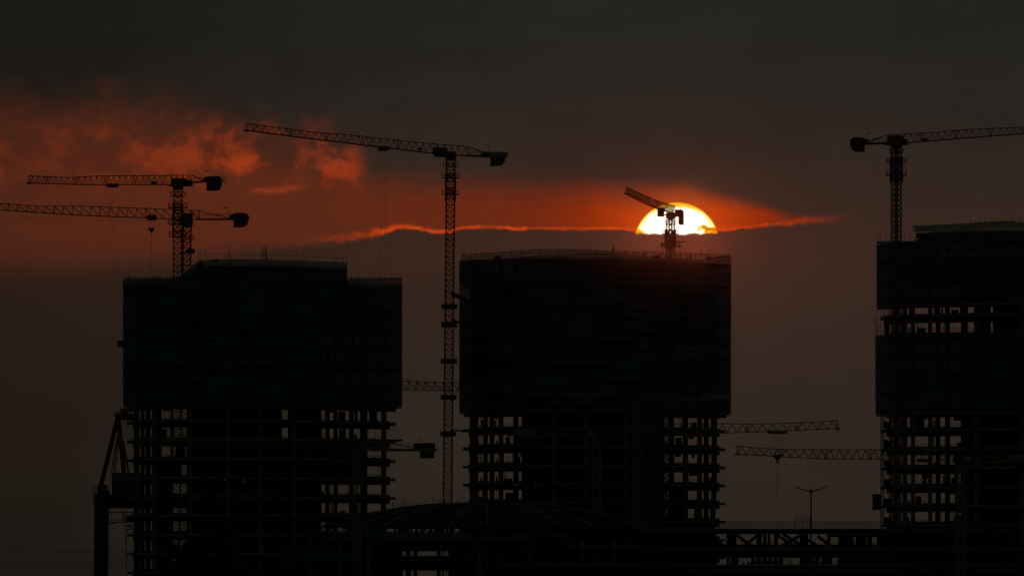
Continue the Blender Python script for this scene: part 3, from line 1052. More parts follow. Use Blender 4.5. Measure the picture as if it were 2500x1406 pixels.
for yy in list(range(600, 742, 13)) + list(range(818, 1006, 12)):
    y = T3.Y(2140) + random.uniform(0, 2)
    MB().bar((X(2143, y), y, Z(yy, y)), (X(2138 - random.uniform(0, 4), y), y, Z(yy + random.uniform(-2, 2), y)), 0.12).build('tube_end', 'pole', T3.o)
# bare scaffold in the gap between the two nets
m = MB()
for p in frange(2140, 2420, 9):
    y = T3.Y(p) - 0.9
    m.bar((X(p, y), y, zt_lo3), (X(p, y), y, zt_lo3 + random.uniform(1.0, 3.5) if p > 2180 else zb3u), 0.07)
for q in (806, 812, 800):
    for a, b in zip(frange(2140, 2420, 28), frange(2140, 2420, 28)[1:]):
        y = T3.Y(a) - 0.9
        yb_ = T3.Y(b) - 0.9
        m.bar((X(a, y), y, Z(q, y)), (X(b, yb_), yb_, Z(q, yb_)), 0.08)
m.build('scaffold_frame', 'pole', T3.o)
m = MB()
y = T3.Y(2142)
for a, b in (((2134, 775), (2142, 800)), ((2130, 770), (2139, 812)), ((2137, 785), (2150, 780)), ((2138, 796), (2152, 793)), ((2140, 760), (2144, 815))):
    m.bar((X(a[0], y), y, Z(a[1], y)), (X(b[0], y), y, Z(b[1], y)), 0.09)
m.build('scaffold_brace', 'pole', T3.o)
T3.props(open3 + [(2363, 2378)], [1, 2, 3, 4, 5, 6, 7, 12, 13])
T3.finish()

# ------------------------------------------------------------------ tower cranes


def unit_mast_section(w, h, bays, leg, lace, mat, name):
    m = MB()
    a = w / 2
    c = [(-a, -a), (a, -a), (a, a), (-a, a)]
    for x, y in c:
        m.bar((x, y, 0), (x, y, h), leg)
    for k in range(bays):
        z0, z1 = h * k / bays, h * (k + 1) / bays
        for i in range(4):
            p, q = c[i], c[(i + 1) % 4]
            m.bar((*p, z0), (*q, z1), lace)
            m.bar((*q, z0), (*p, z1), lace)
            m.bar((*p, z1 - lace), (*q, z1 - lace), lace * 1.25)
    return m.mesh(name, mat)


def glyphs(m, a0, a1, z0, z1, fx, n=4):
    """block characters drawn with short strokes on a sign face; fx(a, z) gives the point"""
    w = (a1 - a0) / n
    rnd = random.Random(3)
    for i in range(n):
        l = a0 + w * (i + 0.14)
        r = a0 + w * (i + 0.86)
        h = z1 - z0
        S = [((l, z0 + h * .5), (r, z0 + h * .5)), ((l, z0 + h * .85), (r, z0 + h * .85)), (((l + r) / 2, z0 + h * .08), ((l + r) / 2, z0 + h * .95)),
             ((l, z0 + h * .1), ((l + r) / 2, z0 + h * .5)), ((r, z0 + h * .1), ((l + r) / 2, z0 + h * .5)), ((l, z0 + h * .15), (r, z0 + h * .15))]
        for k in rnd.sample(range(6), 4):
            (pa, pz), (qa, qz) = S[k]
            m.bar(fx(pa, pz), fx(qa, qz), 0.13)


class Crane:
    def __init__(s, label, paint, Yc, mast_top, mast_bot, jib, Ytip, width=2.1, yaw=0.0, sec_h=2.9, bays=2, leg=0.30, lace=0.11,
                 frame=None, platforms=(), collars=(), bay=1.9, style='W', hw=0.75, chord=0.2, brace=0.085, group='tower cranes'):
        s.paint = paint
        xm, ym = mast_top
        s.xm, s.Yc = xm, Yc
        xt = jib[-1][0]
        s.slope = (Ytip - Yc) / (xt - xm)
        s.root = Vector((X(xm, Yc), Yc, 0))
        tip = Vector((X(xt, Ytip), Ytip, 0))
        s.L = (tip - s.root).length
        s.u = (tip - s.root).normalized()
        s.n = Vector((-s.u.y, s.u.x, 0))
        s.xt = xt
        zt = Z(ym, Yc)
        bot = Vector((X(mast_bot[0] + (mast_bot[0] - xm) * 0.0, Yc), Yc, 0.0))
        d_px = (xm - mast_bot[0]) / (mast_bot[1] - ym)
        bot.x = X(mast_bot[0] - d_px * 60, Yc)
        s.o = thing('tower_crane', label, 'crane', bot, group)
        # mast
        topv = Vector((X(xm, Yc), Yc, zt))
        axis = topv - bot
        n = max(3, round(axis.length / sec_h))
        h = axis.length / n
        me = unit_mast_section(width, h, bays, leg, lace, paint, 'mast_section')
        tilt = math.atan2(axis.x, axis.z)
        s.tilt, s.yaw = tilt, yaw
        e = (Matrix.Rotation(tilt, 3, 'Y') @ Matrix.Rotation(yaw, 3, 'Z')).to_euler()
        for i in range(n):
            inst('mast_section', me, s.o, axis * (i / n), e)
        s.mastx = lambda q: X(xm - (q - ym) * d_px, Yc)
        s.width = width
        # climbing frame: a wider lattice sleeve round the mast
        if frame:
            y0, y1 = frame
            hz = Z(y0, Yc) - Z(y1, Yc)
            fw = width * 1.22
            nb = max(2, round(hz / 1.6))
            mf = unit_mast_section(fw, hz, nb, 0.26, 0.13, paint, 'climbing_frame')
            inst('climbing_frame', mf, s.o, Vector((s.mastx(y1), Yc, Z(y1, Yc))) - bot, e)
        for q, half, rh in platforms:
            s.platform(q, half, rh)
        for q, half, hh in collars:
            m = MB()
            cx = s.mastx(q)
            z = Z(q, Yc)
            k = hh * 0.1
            a = half * 0.1
            for sx, sy in ((1, 0), (-1, 0), (0, 1), (0, -1)):
                if sx:
                    m.box(cx + sx * a - 0.05, cx + sx * a + 0.05, Yc - a, Yc + a, z - k / 2, z + k / 2 - 0.2)
                else:
                    m.box(cx - a + .06, cx + a - .06, Yc + sy * a - 0.05, Yc + sy * a + 0.05, z - k / 2, z + k / 2 - 0.2)
            m.box(cx - a, cx + a, Yc - a, Yc + a, z - k / 2 - 0.12, z - k / 2 - 0.01)
            for px_ in (-1, -0.33, 0.33, 1):
                m.bar((cx + a * px_, Yc - a - .06, z - k / 2), (cx + a * px_, Yc - a - .06, z + k / 2 + 0.15), 0.09)
                m.bar((cx + a * px_, Yc + a + .06, z - k / 2), (cx + a * px_, Yc + a + .06, z + k / 2 + 0.15), 0.09)
            m.build('mast_collar', 'net_teal' if False else 'cab', s.o)
        s.jib_nodes(jib, bay, style, hw, chord, brace)

    # photo column -> distance along the jib; point in the jib frame
    def A(s, p):
        return (p - s.xm) / (s.xt - s.xm) * s.L

    def Yp(s, p):
        return s.Yc + s.slope * (p - s.xm)

    def P(s, a, l, z):
        return s.root + s.u * a + s.n * l + Vector((0, 0, z))

    def zp(s, p, q):
        return Z(q, s.Yp(p))

    def jbox(s, m, p0, p1, l0, l1, y0, y1):
        a0, a1 = s.A(p0), s.A(p1)
        pm = (p0 + p1) / 2
        z0, z1 = s.zp(pm, max(y0, y1)), s.zp(pm, min(y0, y1))
        if a0 > a1:
            a0, a1 = a1, a0
        return m.hexa([s.P(a0, l1, z0), s.P(a1, l1, z0), s.P(a1, l0, z0), s.P(a0, l0, z0), s.P(a0, l1, z1), s.P(a1, l1, z1), s.P(a1, l0, z1), s.P(a0, l0, z1)]) if s.u.x < 0 else \
            m.hexa([s.P(a0, l0, z0), s.P(a1, l0, z0), s.P(a1, l1, z0), s.P(a0, l1, z0), s.P(a0, l0, z1), s.P(a1, l0, z1), s.P(a1, l1, z1), s.P(a0, l1, z1)])

    def jib_nodes(s, nodes, bay, style, hw, chord, brace):
        aa = [s.A(n[0]) for n in nodes]
        tp = [(a, s.zp(n[0], n[1])) for a, n in zip(aa, nodes)]
        bt = [(a, s.zp(n[0], n[2])) for a, n in zip(aa, nodes)]
        a0, a1 = aa[0], aa[-1]
        nb = max(4, round((a1 - a0) / bay))
        per = 5
        zt = lambda a: interp(tp, a)
        zb = lambda a: interp(bt, a)
        st = [a0 + (a1 - a0) * i / nb for i in range(nb + 1)]
        i = 0
        while i < nb:
            m = MB()
            j1 = min(i + per, nb)
            for j in range(i, j1):
                p, q = st[j], st[j + 1]
                mid = (p + q) / 2
                m.bar(s.P(p, 0, zt(p)), s.P(q, 0, zt(q)), chord)
                for sd in (-1, 1):
                    m.bar(s.P(p, sd * hw, zb(p)), s.P(q, sd * hw, zb(q)), chord * 0.9)
                    if style == 'W':
                        m.bar(s.P(p, sd * hw, zb(p)), s.P(mid, 0, zt(mid)), brace)
                        m.bar(s.P(mid, 0, zt(mid)), s.P(q, sd * hw, zb(q)), brace)
                    else:
                        m.bar(s.P(p, sd * hw, zb(p)), s.P(p, 0, zt(p)), brace)
                        m.bar(s.P(p, 0, zt(p)) if style == 'N' else s.P(p, sd * hw, zb(p)), s.P(q, sd * hw, zb(q)) if style == 'N' else s.P(q, 0, zt(q)), brace)
                m.bar(s.P(p, -hw, zb(p)), s.P(p, hw, zb(p)), brace)
                m.bar(s.P(p, -hw, zb(p)), s.P(q, hw, zb(q)), brace)
            # joint plates at the end of a section
            q = st[j1]
            m.bar(s.P(q, 0, zt(q) + 0.05), s.P(q - 0.5, 0, zt(q - .5) + 0.12), 0.24)
            m.bar(s.P(q, -hw, zb(q)), s.P(q, 0, zt(q)), brace * 1.3)
            m.bar(s.P(q, hw, zb(q)), s.P(q, 0, zt(q)), brace * 1.3)
            m.build('jib_section', s.paint, s.o)
            i = j1
        # tip sheave frame
        m = MB()
        m.bar(s.P(a1, -hw, zb(a1)), s.P(a1, hw, zb(a1)), 0.35)
        m.bar(s.P(a1 - 0.2, 0, zb(a1) - 0.2), s.P(a1 + 0.9, 0, zb(a1) - 0.1), 0.3)
        m.build('jib_tip', s.paint, s.o)

    def platform(s, q, half, rh):
        """access platform round the mast with guard rail; half width and rail height in photo pixels"""
        cx = s.mastx(q)
        z = Z(q, s.Yc)
        a = half * 0.1
        b = s.width / 2 + 0.15
        m = MB()
        m.box(cx - a, cx - b, s.Yc - a, s.Yc + a, z - 0.14, z)
        m.box(cx + b, cx + a, s.Yc - a, s.Yc + a, z - 0.14, z)
        m.box(cx - b + .01, cx + b - .01, s.Yc - a, s.Yc - b, z - 0.14, z)
        m.box(cx - b + .01, cx + b - .01, s.Yc + b, s.Yc + a, z - 0.14, z)
        pl = m.build('platform', s.paint, s.o)
        r = MB()
        h = rh * 0.1
        cs = [(-a, -a), (a, -a), (a, a), (-a, a)]
        for i in range(4):
            p, q2 = cs[i], cs[(i + 1) % 4]
            for k in (0.5, 1.0):
                r.bar((cx + p[0], s.Yc + p[1], z + h * k), (cx + q2[0], s.Yc + q2[1], z + h * k), 0.07)
            for k in (0, 0.33, 0.66):
                x, y = p[0] + (q2[0] - p[0]) * k, p[1] + (q2[1] - p[1]) * k
                r.bar((cx + x, s.Yc + y, z), (cx + x, s.Yc + y, z + h), 0.07)
        r.build('guard_rail', s.paint, pl)

    def slew(s, deck, taper, cab_boxes):
        """deck: (x0, x1, y); taper: (y0, y1, half width px); cab boxes: (x0, x1, y0, y1, lateral half, mat)"""
        m = MB()
        x0, x1, q = deck
        s.jbox(m, x0, x1, -1.6, 1.6, q - 1, q + 0.8)
        cx, Yc = s.mastx(taper[0]), s.Yc
        n = 12
        w0 = s.width / 2 * 1.35
        z0, z1 = Z(taper[1], Yc), Z(taper[0], Yc)
        v = [(cx + (s.width / 2 * 1.15) * math.cos(2 * math.pi * i / n) * 1.1, Yc + (s.width / 2 * 1.15) * math.sin(2 * math.pi * i / n) * 1.1, z0) for i in range(n)]
        v += [(cx + w0 * math.cos(2 * math.pi * i / n), Yc + w0 * math.sin(2 * math.pi * i / n), z1) for i in range(n)]
        m.add(v, [tuple(range(n))[::-1], tuple(range(n, 2 * n))] + [(i, (i + 1) % n, n + (i + 1) % n, n + i) for i in range(n)])
        m.build('slewing_ring', s.paint, s.o)
        for i, (x0, x1, y0, y1, l, mat) in enumerate(cab_boxes):
            m = MB()
            if i == 0:
                a0, a1 = s.A(x0), s.A(x1)
                pm = (x0 + x1) / 2
                zb, zt = s.zp(pm, y1), s.zp(pm, y0)
                if abs(a1) > abs(a0) and a1 > 0:
                    fr, bk = a1, a0
                else:
                    fr, bk = (a0, a1) if a0 > a1 else (a1, a0)
                ch = (fr - bk) * 0.14
                pr = [(bk, zb), (fr - ch, zb), (fr, zb + (zt - zb) * .3), (fr - ch * .4, zt), (bk, zt)]
                v = [s.P(a, -l, z) for a, z in pr] + [s.P(a, l, z) for a, z in pr]
                k = len(pr)
                m.add(v, [tuple(range(k)), tuple(range(k, 2 * k))[::-1]] + [(j, k + j, k + (j + 1) % k, (j + 1) % k) for j in range(k)])
                cb = m.build('operator_cab', mat, s.o)
            else:
                s.jbox(m, x0, x1, -l, l, y0, y1)
                m.build('machine_box', mat, s.o)

    def counter(s, beam, tie=None, rails=None, blocks=(), winch=None, mast=None, sign=None, top=None):
        """beam: list of (x, ytop, ybot); blocks: (x0, x1, ytop, ybot)"""
        m = MB()
        for (xa, ta, ba), (xb, tb, bb) in zip(beam, beam[1:]):
            for l in (-0.95, 0.95):
                aa, ab = s.A(xa), s.A(xb)
                pts = []
                for dl in (-.18, .18):
                    pts.append((aa, ab, l + dl))
                v = [s.P(aa, l - .18, s.zp(xa, ba)), s.P(ab, l - .18, s.zp(xb, bb)), s.P(ab, l + .18, s.zp(xb, bb)), s.P(aa, l + .18, s.zp(xa, ba)),
                     s.P(aa, l - .18, s.zp(xa, ta)), s.P(ab, l - .18, s.zp(xb, tb)), s.P(ab, l + .18, s.zp(xb, tb)), s.P(aa, l + .18, s.zp(xa, ta))]
                m.hexa(v)
            k = max(2, int(abs(s.A(xb) - s.A(xa)) / 1.5))
            for i in range(k + 1):
                t = i / k
                x = xa + (xb - xa) * t
                b = ba + (bb - ba) * t
                m.bar(s.P(s.A(x), -.8, s.zp(x, b - 1.5)), s.P(s.A(x), .8, s.zp(x, b - 1.5)), 0.14)
        m.build('counter_jib', s.paint, s.o)
        if tie:
            for l in (-0.5, 0.5):
                a, b = tie
                MB().bar(s.P(s.A(a[0]), l * 0.3, s.zp(*a)), s.P(s.A(b[0]), l, s.zp(*b)), 0.13).build('tie_bar', s.paint, s.o)
        if top:
            m = MB()
            for a, b in top:
                m.bar(s.P(s.A(a[0]), -0.5, s.zp(*a)), s.P(s.A(b[0]), -0.5, s.zp(*b)), 0.15)
                m.bar(s.P(s.A(a[0]), 0.5, s.zp(*a)), s.P(s.A(b[0]), 0.5, s.zp(*b)), 0.15)
            m.build('top_frame', s.paint, s.o)
        if rails:
            x0, x1, yt, yb = rails
            m = MB()
            k = max(3, int(abs(s.A(x1) - s.A(x0)) / 1.3))
            for l in (-1.15, 1.15):
                prev = None
                for i in range(k + 1):
                    x = x0 + (x1 - x0) * i / k
                    b = s.P(s.A(x), l, s.zp(x, yb))
                    t = s.P(s.A(x), l, s.zp(x, yt))
                    m.bar(b, t, 0.05)
                    if prev:
                        m.bar(prev[1], t, 0.055)
                        m.bar((prev[0] + prev[1]) * .5, (b + t) * .5, 0.045)
                    prev = (b, t)
            m.build('guard_rail', s.paint, s.o)
        for x0, x1, yt, yb in blocks:
            m = MB()
            s.jbox(m, x0, x1, -1.25, 1.25, yt, yb)
            m.build('counterweight_block', 'ballast', s.o)
        if winch:
            x0, x1, yt, yb = winch
            m = MB()
            zc = s.zp((x0 + x1) / 2, (yt + yb) / 2)
            r = abs(yb - yt) * 0.05
            m.tube([s.P(s.A((x0 + x1) / 2), -0.8, zc), s.P(s.A((x0 + x1) / 2), 0.8, zc)], [r, r], 12)
            s.jbox(m, x0, x1, -0.7, 0.7, (yt + yb) / 2 + 1, yb)
            m.build('winch', 'cab', s.o)
        if mast:
            x, yt, yb, xa = mast
            m = MB()
            b, t = s.P(s.A(x), 0, s.zp(x, yb)), s.P(s.A(x), 0, s.zp(x, yt))
            m.bar(b, t, 0.13)
            e = s.P(s.A(xa), 0, s.zp(xa, yt - 0.8))
            m.bar(t, (t + e) * .5, 0.16)
            m.bar((t + e) * .5, e, 0.08)
            m.build('wind_gauge', s.paint, s.o)
        if sign:
            x0, x1, yt, yb = sign
            m = MB()
            ft = -1.35 if s.n.y > 0 else 1.35
            sg = 1 if ft > 0 else -1
            s.jbox(m, x0, x1, min(ft, ft + sg * .1), max(ft, ft + sg * .1), yt, yb)
            so = m.build('sign_board', 'sign', s.o)
            g_ = MB()
            xs, xe = min(x0, x1), max(x0, x1)
            w = xe - xs
            fx = lambda p, q: s.P(s.A(p), ft + sg * 0.13, s.zp(p, q))
            g_.hexa([fx(xs + w * .1, yb - 3) + Vector((0, 0.04, 0)), fx(xs + w * .24, yb - 3) + Vector((0, 0.04, 0)), fx(xs + w * .24, yb - 3), fx(xs + w * .1, yb - 3),
                     fx(xs + w * .1, yt + 3) + Vector((0, 0.04, 0)), fx(xs + w * .24, yt + 3) + Vector((0, 0.04, 0)), fx(xs + w * .24, yt + 3), fx(xs + w * .1, yt + 3)])
            glyphs(g_, xs + w * .32, xs + w * .95, yb - 3, yt + 3, fx, 4)
            g_.build('sign_lettering', 'sign_blue', so)

    def trolley(s, x0, x1, y0, y1, ropes=(), hook=None, chain=None):
        m = MB()
        s.jbox(m, x0, x1, -0.9, -0.5, y0 + 1, y1 - 2)
        s.jbox(m, x0, x1, 0.5, 0.9, y0 + 1, y1 - 2)
        s.jbox(m, x0 + (x1 - x0) * .12, x1 - (x1 - x0) * .12, -0.49, 0.49, y0 + 2, y1 - 1)
        for x in (x0 + (x1 - x0) * .15, x1 - (x1 - x0) * .15):
            m.tube([s.P(s.A(x), -1.0, s.zp(x, y0 + 2.5)), s.P(s.A(x), 1.0, s.zp(x, y0 + 2.5))], [0.3, 0.3], 10)
        tr = m.build('trolley', s.paint, s.o)
        for (xa, ya), (xb, yb), r in ropes:
            MB().bar(s.P(s.A(xa), 0.15, s.zp(xa, ya)), s.P(s.A(xa), 0.15, s.zp(xa, ya)) + Vector((X(xb, s.Yp(xa)) - X(xa, s.Yp(xa)), 0, s.zp(xa, yb) - s.zp(xa, ya))), r).build('hoist_rope', 'rope', s.o)
        if hook:
            x0, x1, y0, y1 = hook
            xm = (x0 + x1) / 2
            Y = s.Yp(xm)
            zt, zb = Z(y0, Y), Z(y1, Y)
            w = (x1 - x0) * 0.05
            m = MB()
            c = Vector((X(xm, Y), Y, 0))
            pr = [(-w, zt), (w, zt), (w, zt - (zt - zb) * .45), (w * .35, zt - (zt - zb) * .6), (w * .25, zb), (-w * .25, zb), (-w * .35, zt - (zt - zb) * .6), (-w, zt - (zt - zb) * .45)]
            k = len(pr)
            m.add([(c.x + a, Y - .35, z) for a, z in pr] + [(c.x + a, Y + .35, z) for a, z in pr],
                  [tuple(range(k))[::-1], tuple(range(k, 2 * k))] + [(j, (j + 1) % k, k + (j + 1) % k, k + j) for j in range(k)])
            hb = m.build('hook_block', 'cab', s.o)
            if chain:
                xe, ye = chain
                m = MB()
                p0, p1 = Vector((c.x, Y, zb)), Vector((X(xe, Y), Y, Z(ye, Y)))
                k = 26
                for i in range(k):
                    a, b = p0.lerp(p1, i / k), p0.lerp(p1, (i + 0.9) / k)
                    m.bar(a, b, 0.10 if i % 2 else 0.06, 0.06 if i % 2 else 0.10)
                m.bar(p1, p1 - Vector((0, 0, 0.35)), 0.22)
                m.build('hook_chain', 'rope', hb)

    def sag(s, pts, r=0.05):
        v = [s.P(s.A(p), 0.4, s.zp(p, q)) for p, q in pts]
        m = MB()
        for a, b in zip(v, v[1:]):
            m.bar(a, b, r)
        m.build('drag_rope', 'rope', s.o)


# crane A: left, the upper of the two
c = Crane('highest crane above the left tower, whole jib seen, trolley hanging at mid jib', 'dark_crane', 2345.0, (434.5, 462), (428.5, 1400),
          [(468, 428, 450), (424, 428.5, 451), (235, 430, 452), (175, 434, 450.5), (72, 430, 447)], 2318.0, width=2.05, yaw=0.03, bays=2, sec_h=2.9,
          frame=(497, 578), platforms=[(479, 18, 11), (507, 23, 10), (547, 23, 9), (578, 20, 13)], bay=1.75, style='W')
c.slew((417, 466, 454), (455, 463, 0), [(450, 461, 440, 454, 1.5, 'cab'), (425, 450, 436, 456, 1.3, 'cab'), (371, 380, 443, 450, 0.5, 'cab')])
c.counter([(463, 443.5, 448.5), (513, 440.5, 445)], tie=((470, 429), (500, 441)), top=[((468, 428), (470, 429)), ((470, 429), (470, 446))], rails=(470, 508, 434, 442),
          blocks=[(506, 511.5, 432.5, 445), (512, 517.5, 431, 466), (518, 523.5, 430.5, 466.3), (524, 529.5, 431, 466), (530, 533.5, 432, 463), (534, 536.5, 435, 455)], winch=(501, 507, 436, 443), mast=(501.5, 417, 441, 515))
m = MB()
c.jbox(m, 536.6, 546, -1.2, 1.2, 443, 444.4)
for x in (541, 545.5):
    m.bar(c.P(c.A(x), 1.1, c.zp(x, 443)), c.P(c.A(x), 1.1, c.zp(x, 432.5)), 0.08)
m.bar(c.P(c.A(536), 1.1, c.zp(536, 432.5)), c.P(c.A(545.5), 1.1, c.zp(545.5, 432.5)), 0.08)
m.bar(c.P(c.A(536), 1.1, c.zp(536, 438)), c.P(c.A(545.5), 1.1, c.zp(545.5, 438)), 0.08)
m.build('end_platform', 'dark_crane', c.o)
c.trolley(263, 284, 448.5, 459, ropes=[((267, 458), (266, 1396), 0.045), ((274, 458), (271, 1396), 0.045)])

# crane B: left, the lower of the two, jib leaving the picture
c = Crane('lower crane above the left tower, its long jib running out at the left picture edge', 'red_crane', 2362.0, (457, 549), (446.5, 1400),
          [(466, 514, 536), (440, 512.5, 535.5), (198, 503.6, 526), (97, 504, 519.5), (0, 497, 513), (-70, 493, 507.5)], 2340.0, width=1.95, yaw=0.0, bays=2, sec_h=2.8,
          platforms=[(584, 16.5, 11), (618, 17, 4)], bay=2.45, style='D', brace=0.1)
c.slew((440, 467, 549), (549, 555, 0), [(446, 467, 521, 548, 1.2, 'cab'), (440, 449, 536, 549, 1.0, 'cab'), (457, 473, 608, 617, 1.0, 'cab')])
c.counter([(467, 535, 537), (485, 534, 537.5), (578, 533, 537.5)], tie=((486, 515), (560, 532)), top=[((466, 514), (486, 514.5)), ((485.5, 515), (485.5, 535)), ((467, 516), (485, 534))],
          rails=(488, 558, 523, 533), blocks=[(576, 581.5, 520.5, 555), (582, 587.5, 519.5, 555.3), (588, 593.5, 520, 555), (594, 598.5, 521, 553.5), (599, 602.5, 523, 549), (603, 605.5, 527, 540)],
          winch=(564, 575, 522.5, 533), mast=(560, 508, 533, 538))
c.trolley(361, 379, 525, 539, ropes=[((365, 538), (365, 557), 0.05), ((376, 538), (376, 557), 0.05)], hook=(363, 377, 556.5, 570), chain=(368, 652))
c.sag([(-60, 524), (60, 532), (150, 537), (200, 539), (300, 539), (440, 538)], 0.05)

# crane C: free-standing centre crane
c = Crane('tallest crane standing between the left and middle towers, its full mast in view', 'red_crane', 2298.0, (1100.5, 386), (1091, 1400),
          [(1146, 359, 382), (1058, 351.6, 375), (910, 336.5, 358), (833, 327.7, 348), (770, 324, 341), (602, 302, 319)], 2272.0, width=2.0, yaw=0.02, bays=2, sec_h=2.85, leg=0.36,
          frame=(424, 492), platforms=[(406, 17.5, 11), (434, 21, 11), (474, 21, 9)], collars=[(747, 19, 12), (791, 19, 14), (880, 19, 12), (968, 19, 12), (1057, 19, 12)], bay=1.95, style='W')
c.slew((1070, 1115, 380), (382, 391, 0), [(1063, 1086, 361, 382, 1.5, 'cab'), (1068, 1108, 370, 384, 1.0, 'cab'), (1022, 1029, 361, 367, 0.5, 'cab')])
c.counter([(1140, 378, 381.5), (1205, 381, 385.5)], tie=((1146, 359.5), (1178, 371)), top=[((1146, 359), (1147, 382))], rails=(1148, 1192, 370, 380),
          blocks=[(1204, 1210, 383, 405), (1210.5, 1216, 383, 405.5), (1216.5, 1222, 383, 405), (1222.5, 1226, 383, 402), (1226.5, 1230, 383, 395)], winch=(1176, 1190, 371, 382), mast=(1197, 355.5, 372, 1182))
m = MB()
c.jbox(m, 1193, 1235, -1.45, 1.45, 371.5, 383)
c.jbox(m, 1190, 1236, -1.3, 1.3, 383, 384.5)
m.build('ballast_screen', 'sign', c.o)
c.trolley(925, 944, 358, 370, ropes=[((930, 369), (925, 1000), 0.05), ((940, 369), (937, 1000), 0.05)])
for q, x1, h, mat in ((717, 1124, 9, 'cab'), (780, 1123, 4, 'red_crane'), (1048, 1146, 3, 'red_crane')):
    x0 = 1107 - (q - 386) * 0.0094
    m = MB()
    y = 2298.0
    zc = Z(q, y)
    for dy, ye in ((-0.9, 40.0), (0.9, 42.0)):
        m.bar((X(x0, y), y + dy, zc), (X(x1 + 10, y + 47), y + 47 + dy, zc), 0.35, h * 0.1)
    m.build('wall_tie', mat, c.o)

# crane D: in front of the sun, seen almost end on
c = Crane('crane in front of the setting sun behind the middle tower, jib pointing towards the viewer', 'red_crane', 2360.0, (1637, 536), (1628, 1400),
          [(1649, 503.5, 522), (1612, 493.6, 511.5), (1577, 479, 497.5), (1530, 458, 473)], 2302.0, width=1.5, yaw=0.55, bays=2, sec_h=2.6, leg=0.17, lace=0.075,
          frame=(560, 606), platforms=[(547, 12.5, 9), (571, 19, 8), (602, 23, 9)], bay=2.4, style='W', hw=0.5, chord=0.19, brace=0.075)


def dbox(a0, a1, l0, l1, y0, y1, name, mat='red_crane'):
    m = MB()
    z0, z1 = Z(y1, c.Yc), Z(y0, c.Yc)
    m.hexa([c.P(a0, l0, z0), c.P(a0, l1, z0), c.P(a1, l1, z0), c.P(a1, l0, z0), c.P(a0, l0, z1), c.P(a0, l1, z1), c.P(a1, l1, z1), c.P(a1, l0, z1)])
    return m.build(name, mat, c.o)


dbox(0.2, 2.2, -2.95, -1.55, 509.5, 529.5, 'operator_cab')
dbox(0.4, 2.0, -3.05, -1.5, 507.8, 509.3, 'cab_roof')
dbox(-0.6, 0.9, -1.5, 0.3, 523.5, 525.5, 'cab_bracket')
dbox(-1.0, 1.0, -1.0, 1.15, 520, 531.5, 'slewing_unit')
dbox(-0.8, 0.8, -1.15, 1.25, 531.8, 534.2, 'slewing_ring')
dbox(-0.5, 0.5, -0.6, 0.7, 534.4, 537, 'mast_head')
for l in (0.75, 1.25):
    m = MB().bar(c.P(-0.5, l, Z(527, c.Yc)), c.P(-13.0, l - 0.55, Z(519.5, c.Yc)), 0.28, 0.45)
    m.build('counter_jib', 'red_crane', c.o)
dbox(-12.0, -9.5, -0.55, 0.95, 508.5, 525.5, 'winch_house')
for k in range(3):
    dbox(-13.2 + k * 0.75, -12.5 + k * 0.75, 0.0, 0.98 - 0.04 * k, 510.0, 545 - k, 'counterweight_block', 'red_crane')
m = MB().bar(c.P(-12, 0.35, Z(514, c.Yc)), c.P(-12, 0.35, Z(501.5, c.Yc)), 0.1).bar(c.P(-12, 0.35, Z(501.6, c.Yc)), c.P(-12, -0.25, Z(501.2, c.Yc)), 0.1)
m.build('wind_gauge', 'red_crane', c.o)
for k, l in enumerate((-0.6, 0.1, 0.8)):
    MB().bar(c.P(0, l, Z(523, c.Yc)), c.P(0.2, l * 0.3, Z(505, c.Yc)), 0.09).build('tower_head_strut', 'red_crane', c.o)
m = MB()
y = 2360.0
zc = Z(591, y)
m.bar((X(1640, y), y - 1.5, zc), (X(1672, y), y - 1.5, zc), 0.28)
m.bar((X(1672, y), y - 1.5, zc), (X(1664, y), y - 1.5, Z(579.5, y)), 0.08)
m.build('lifting_beam', 'red_crane', c.o)
for x, q in ((1617, 597), (1660, 601)):
    MB().tube([(X(x - 2, y), y - 2, Z(q - 3, y)), (X(x, y), y - 2, Z(q, y)), (X(x + 1, y), y - 2, Z(q + 4, y))], [0.25, 0.42, 0.25], 8).build('floodlight', 'cab', c.o)

# crane E: right tower
c = Crane('crane behind the right tower, its jib running out at the right picture edge', 'dark_crane', 2345.0, (2188.5, 355), (2187, 1400),
          [(2166, 330, 352), (2209, 328, 350), (2267, 324.7, 345), (2378, 316, 336), (2500, 311, 327), (2620, 304, 318)], 2318.0, width=1.75, yaw=0.6, bays=2, sec_h=2.6, leg=0.24,
          frame=(383, 447), platforms=[(373, 16.5, 11), (396, 24.5, 10), (428, 24.5, 11)], bay=1.95, style='W')
c.slew((2166, 2212, 354), (353, 360, 0), [(2198, 2210, 340, 354, 1.3, 'cab'), (2172, 2200, 332, 356, 1.2, 'cab'), (2254, 2262, 338, 345, 0.5, 'cab')])
c.counter([(2170, 348, 352.5), (2104, 348.5, 354)], tie=((2165, 330), (2116, 347.5)), top=[((2165, 330), (2167, 352))], rails=(2165, 2125, 338.5, 348),
          blocks=[(2105, 2112, 340, 351), (2099, 2104, 336.5, 371), (2093.5, 2098.5, 335.5, 371.3), (2088, 2093, 336, 371), (2084, 2087.5, 337.5, 367), (2080, 2083.5, 341, 360)], winch=(2108, 2114, 341, 349), mast=(2117, 325.5, 348, 2134))

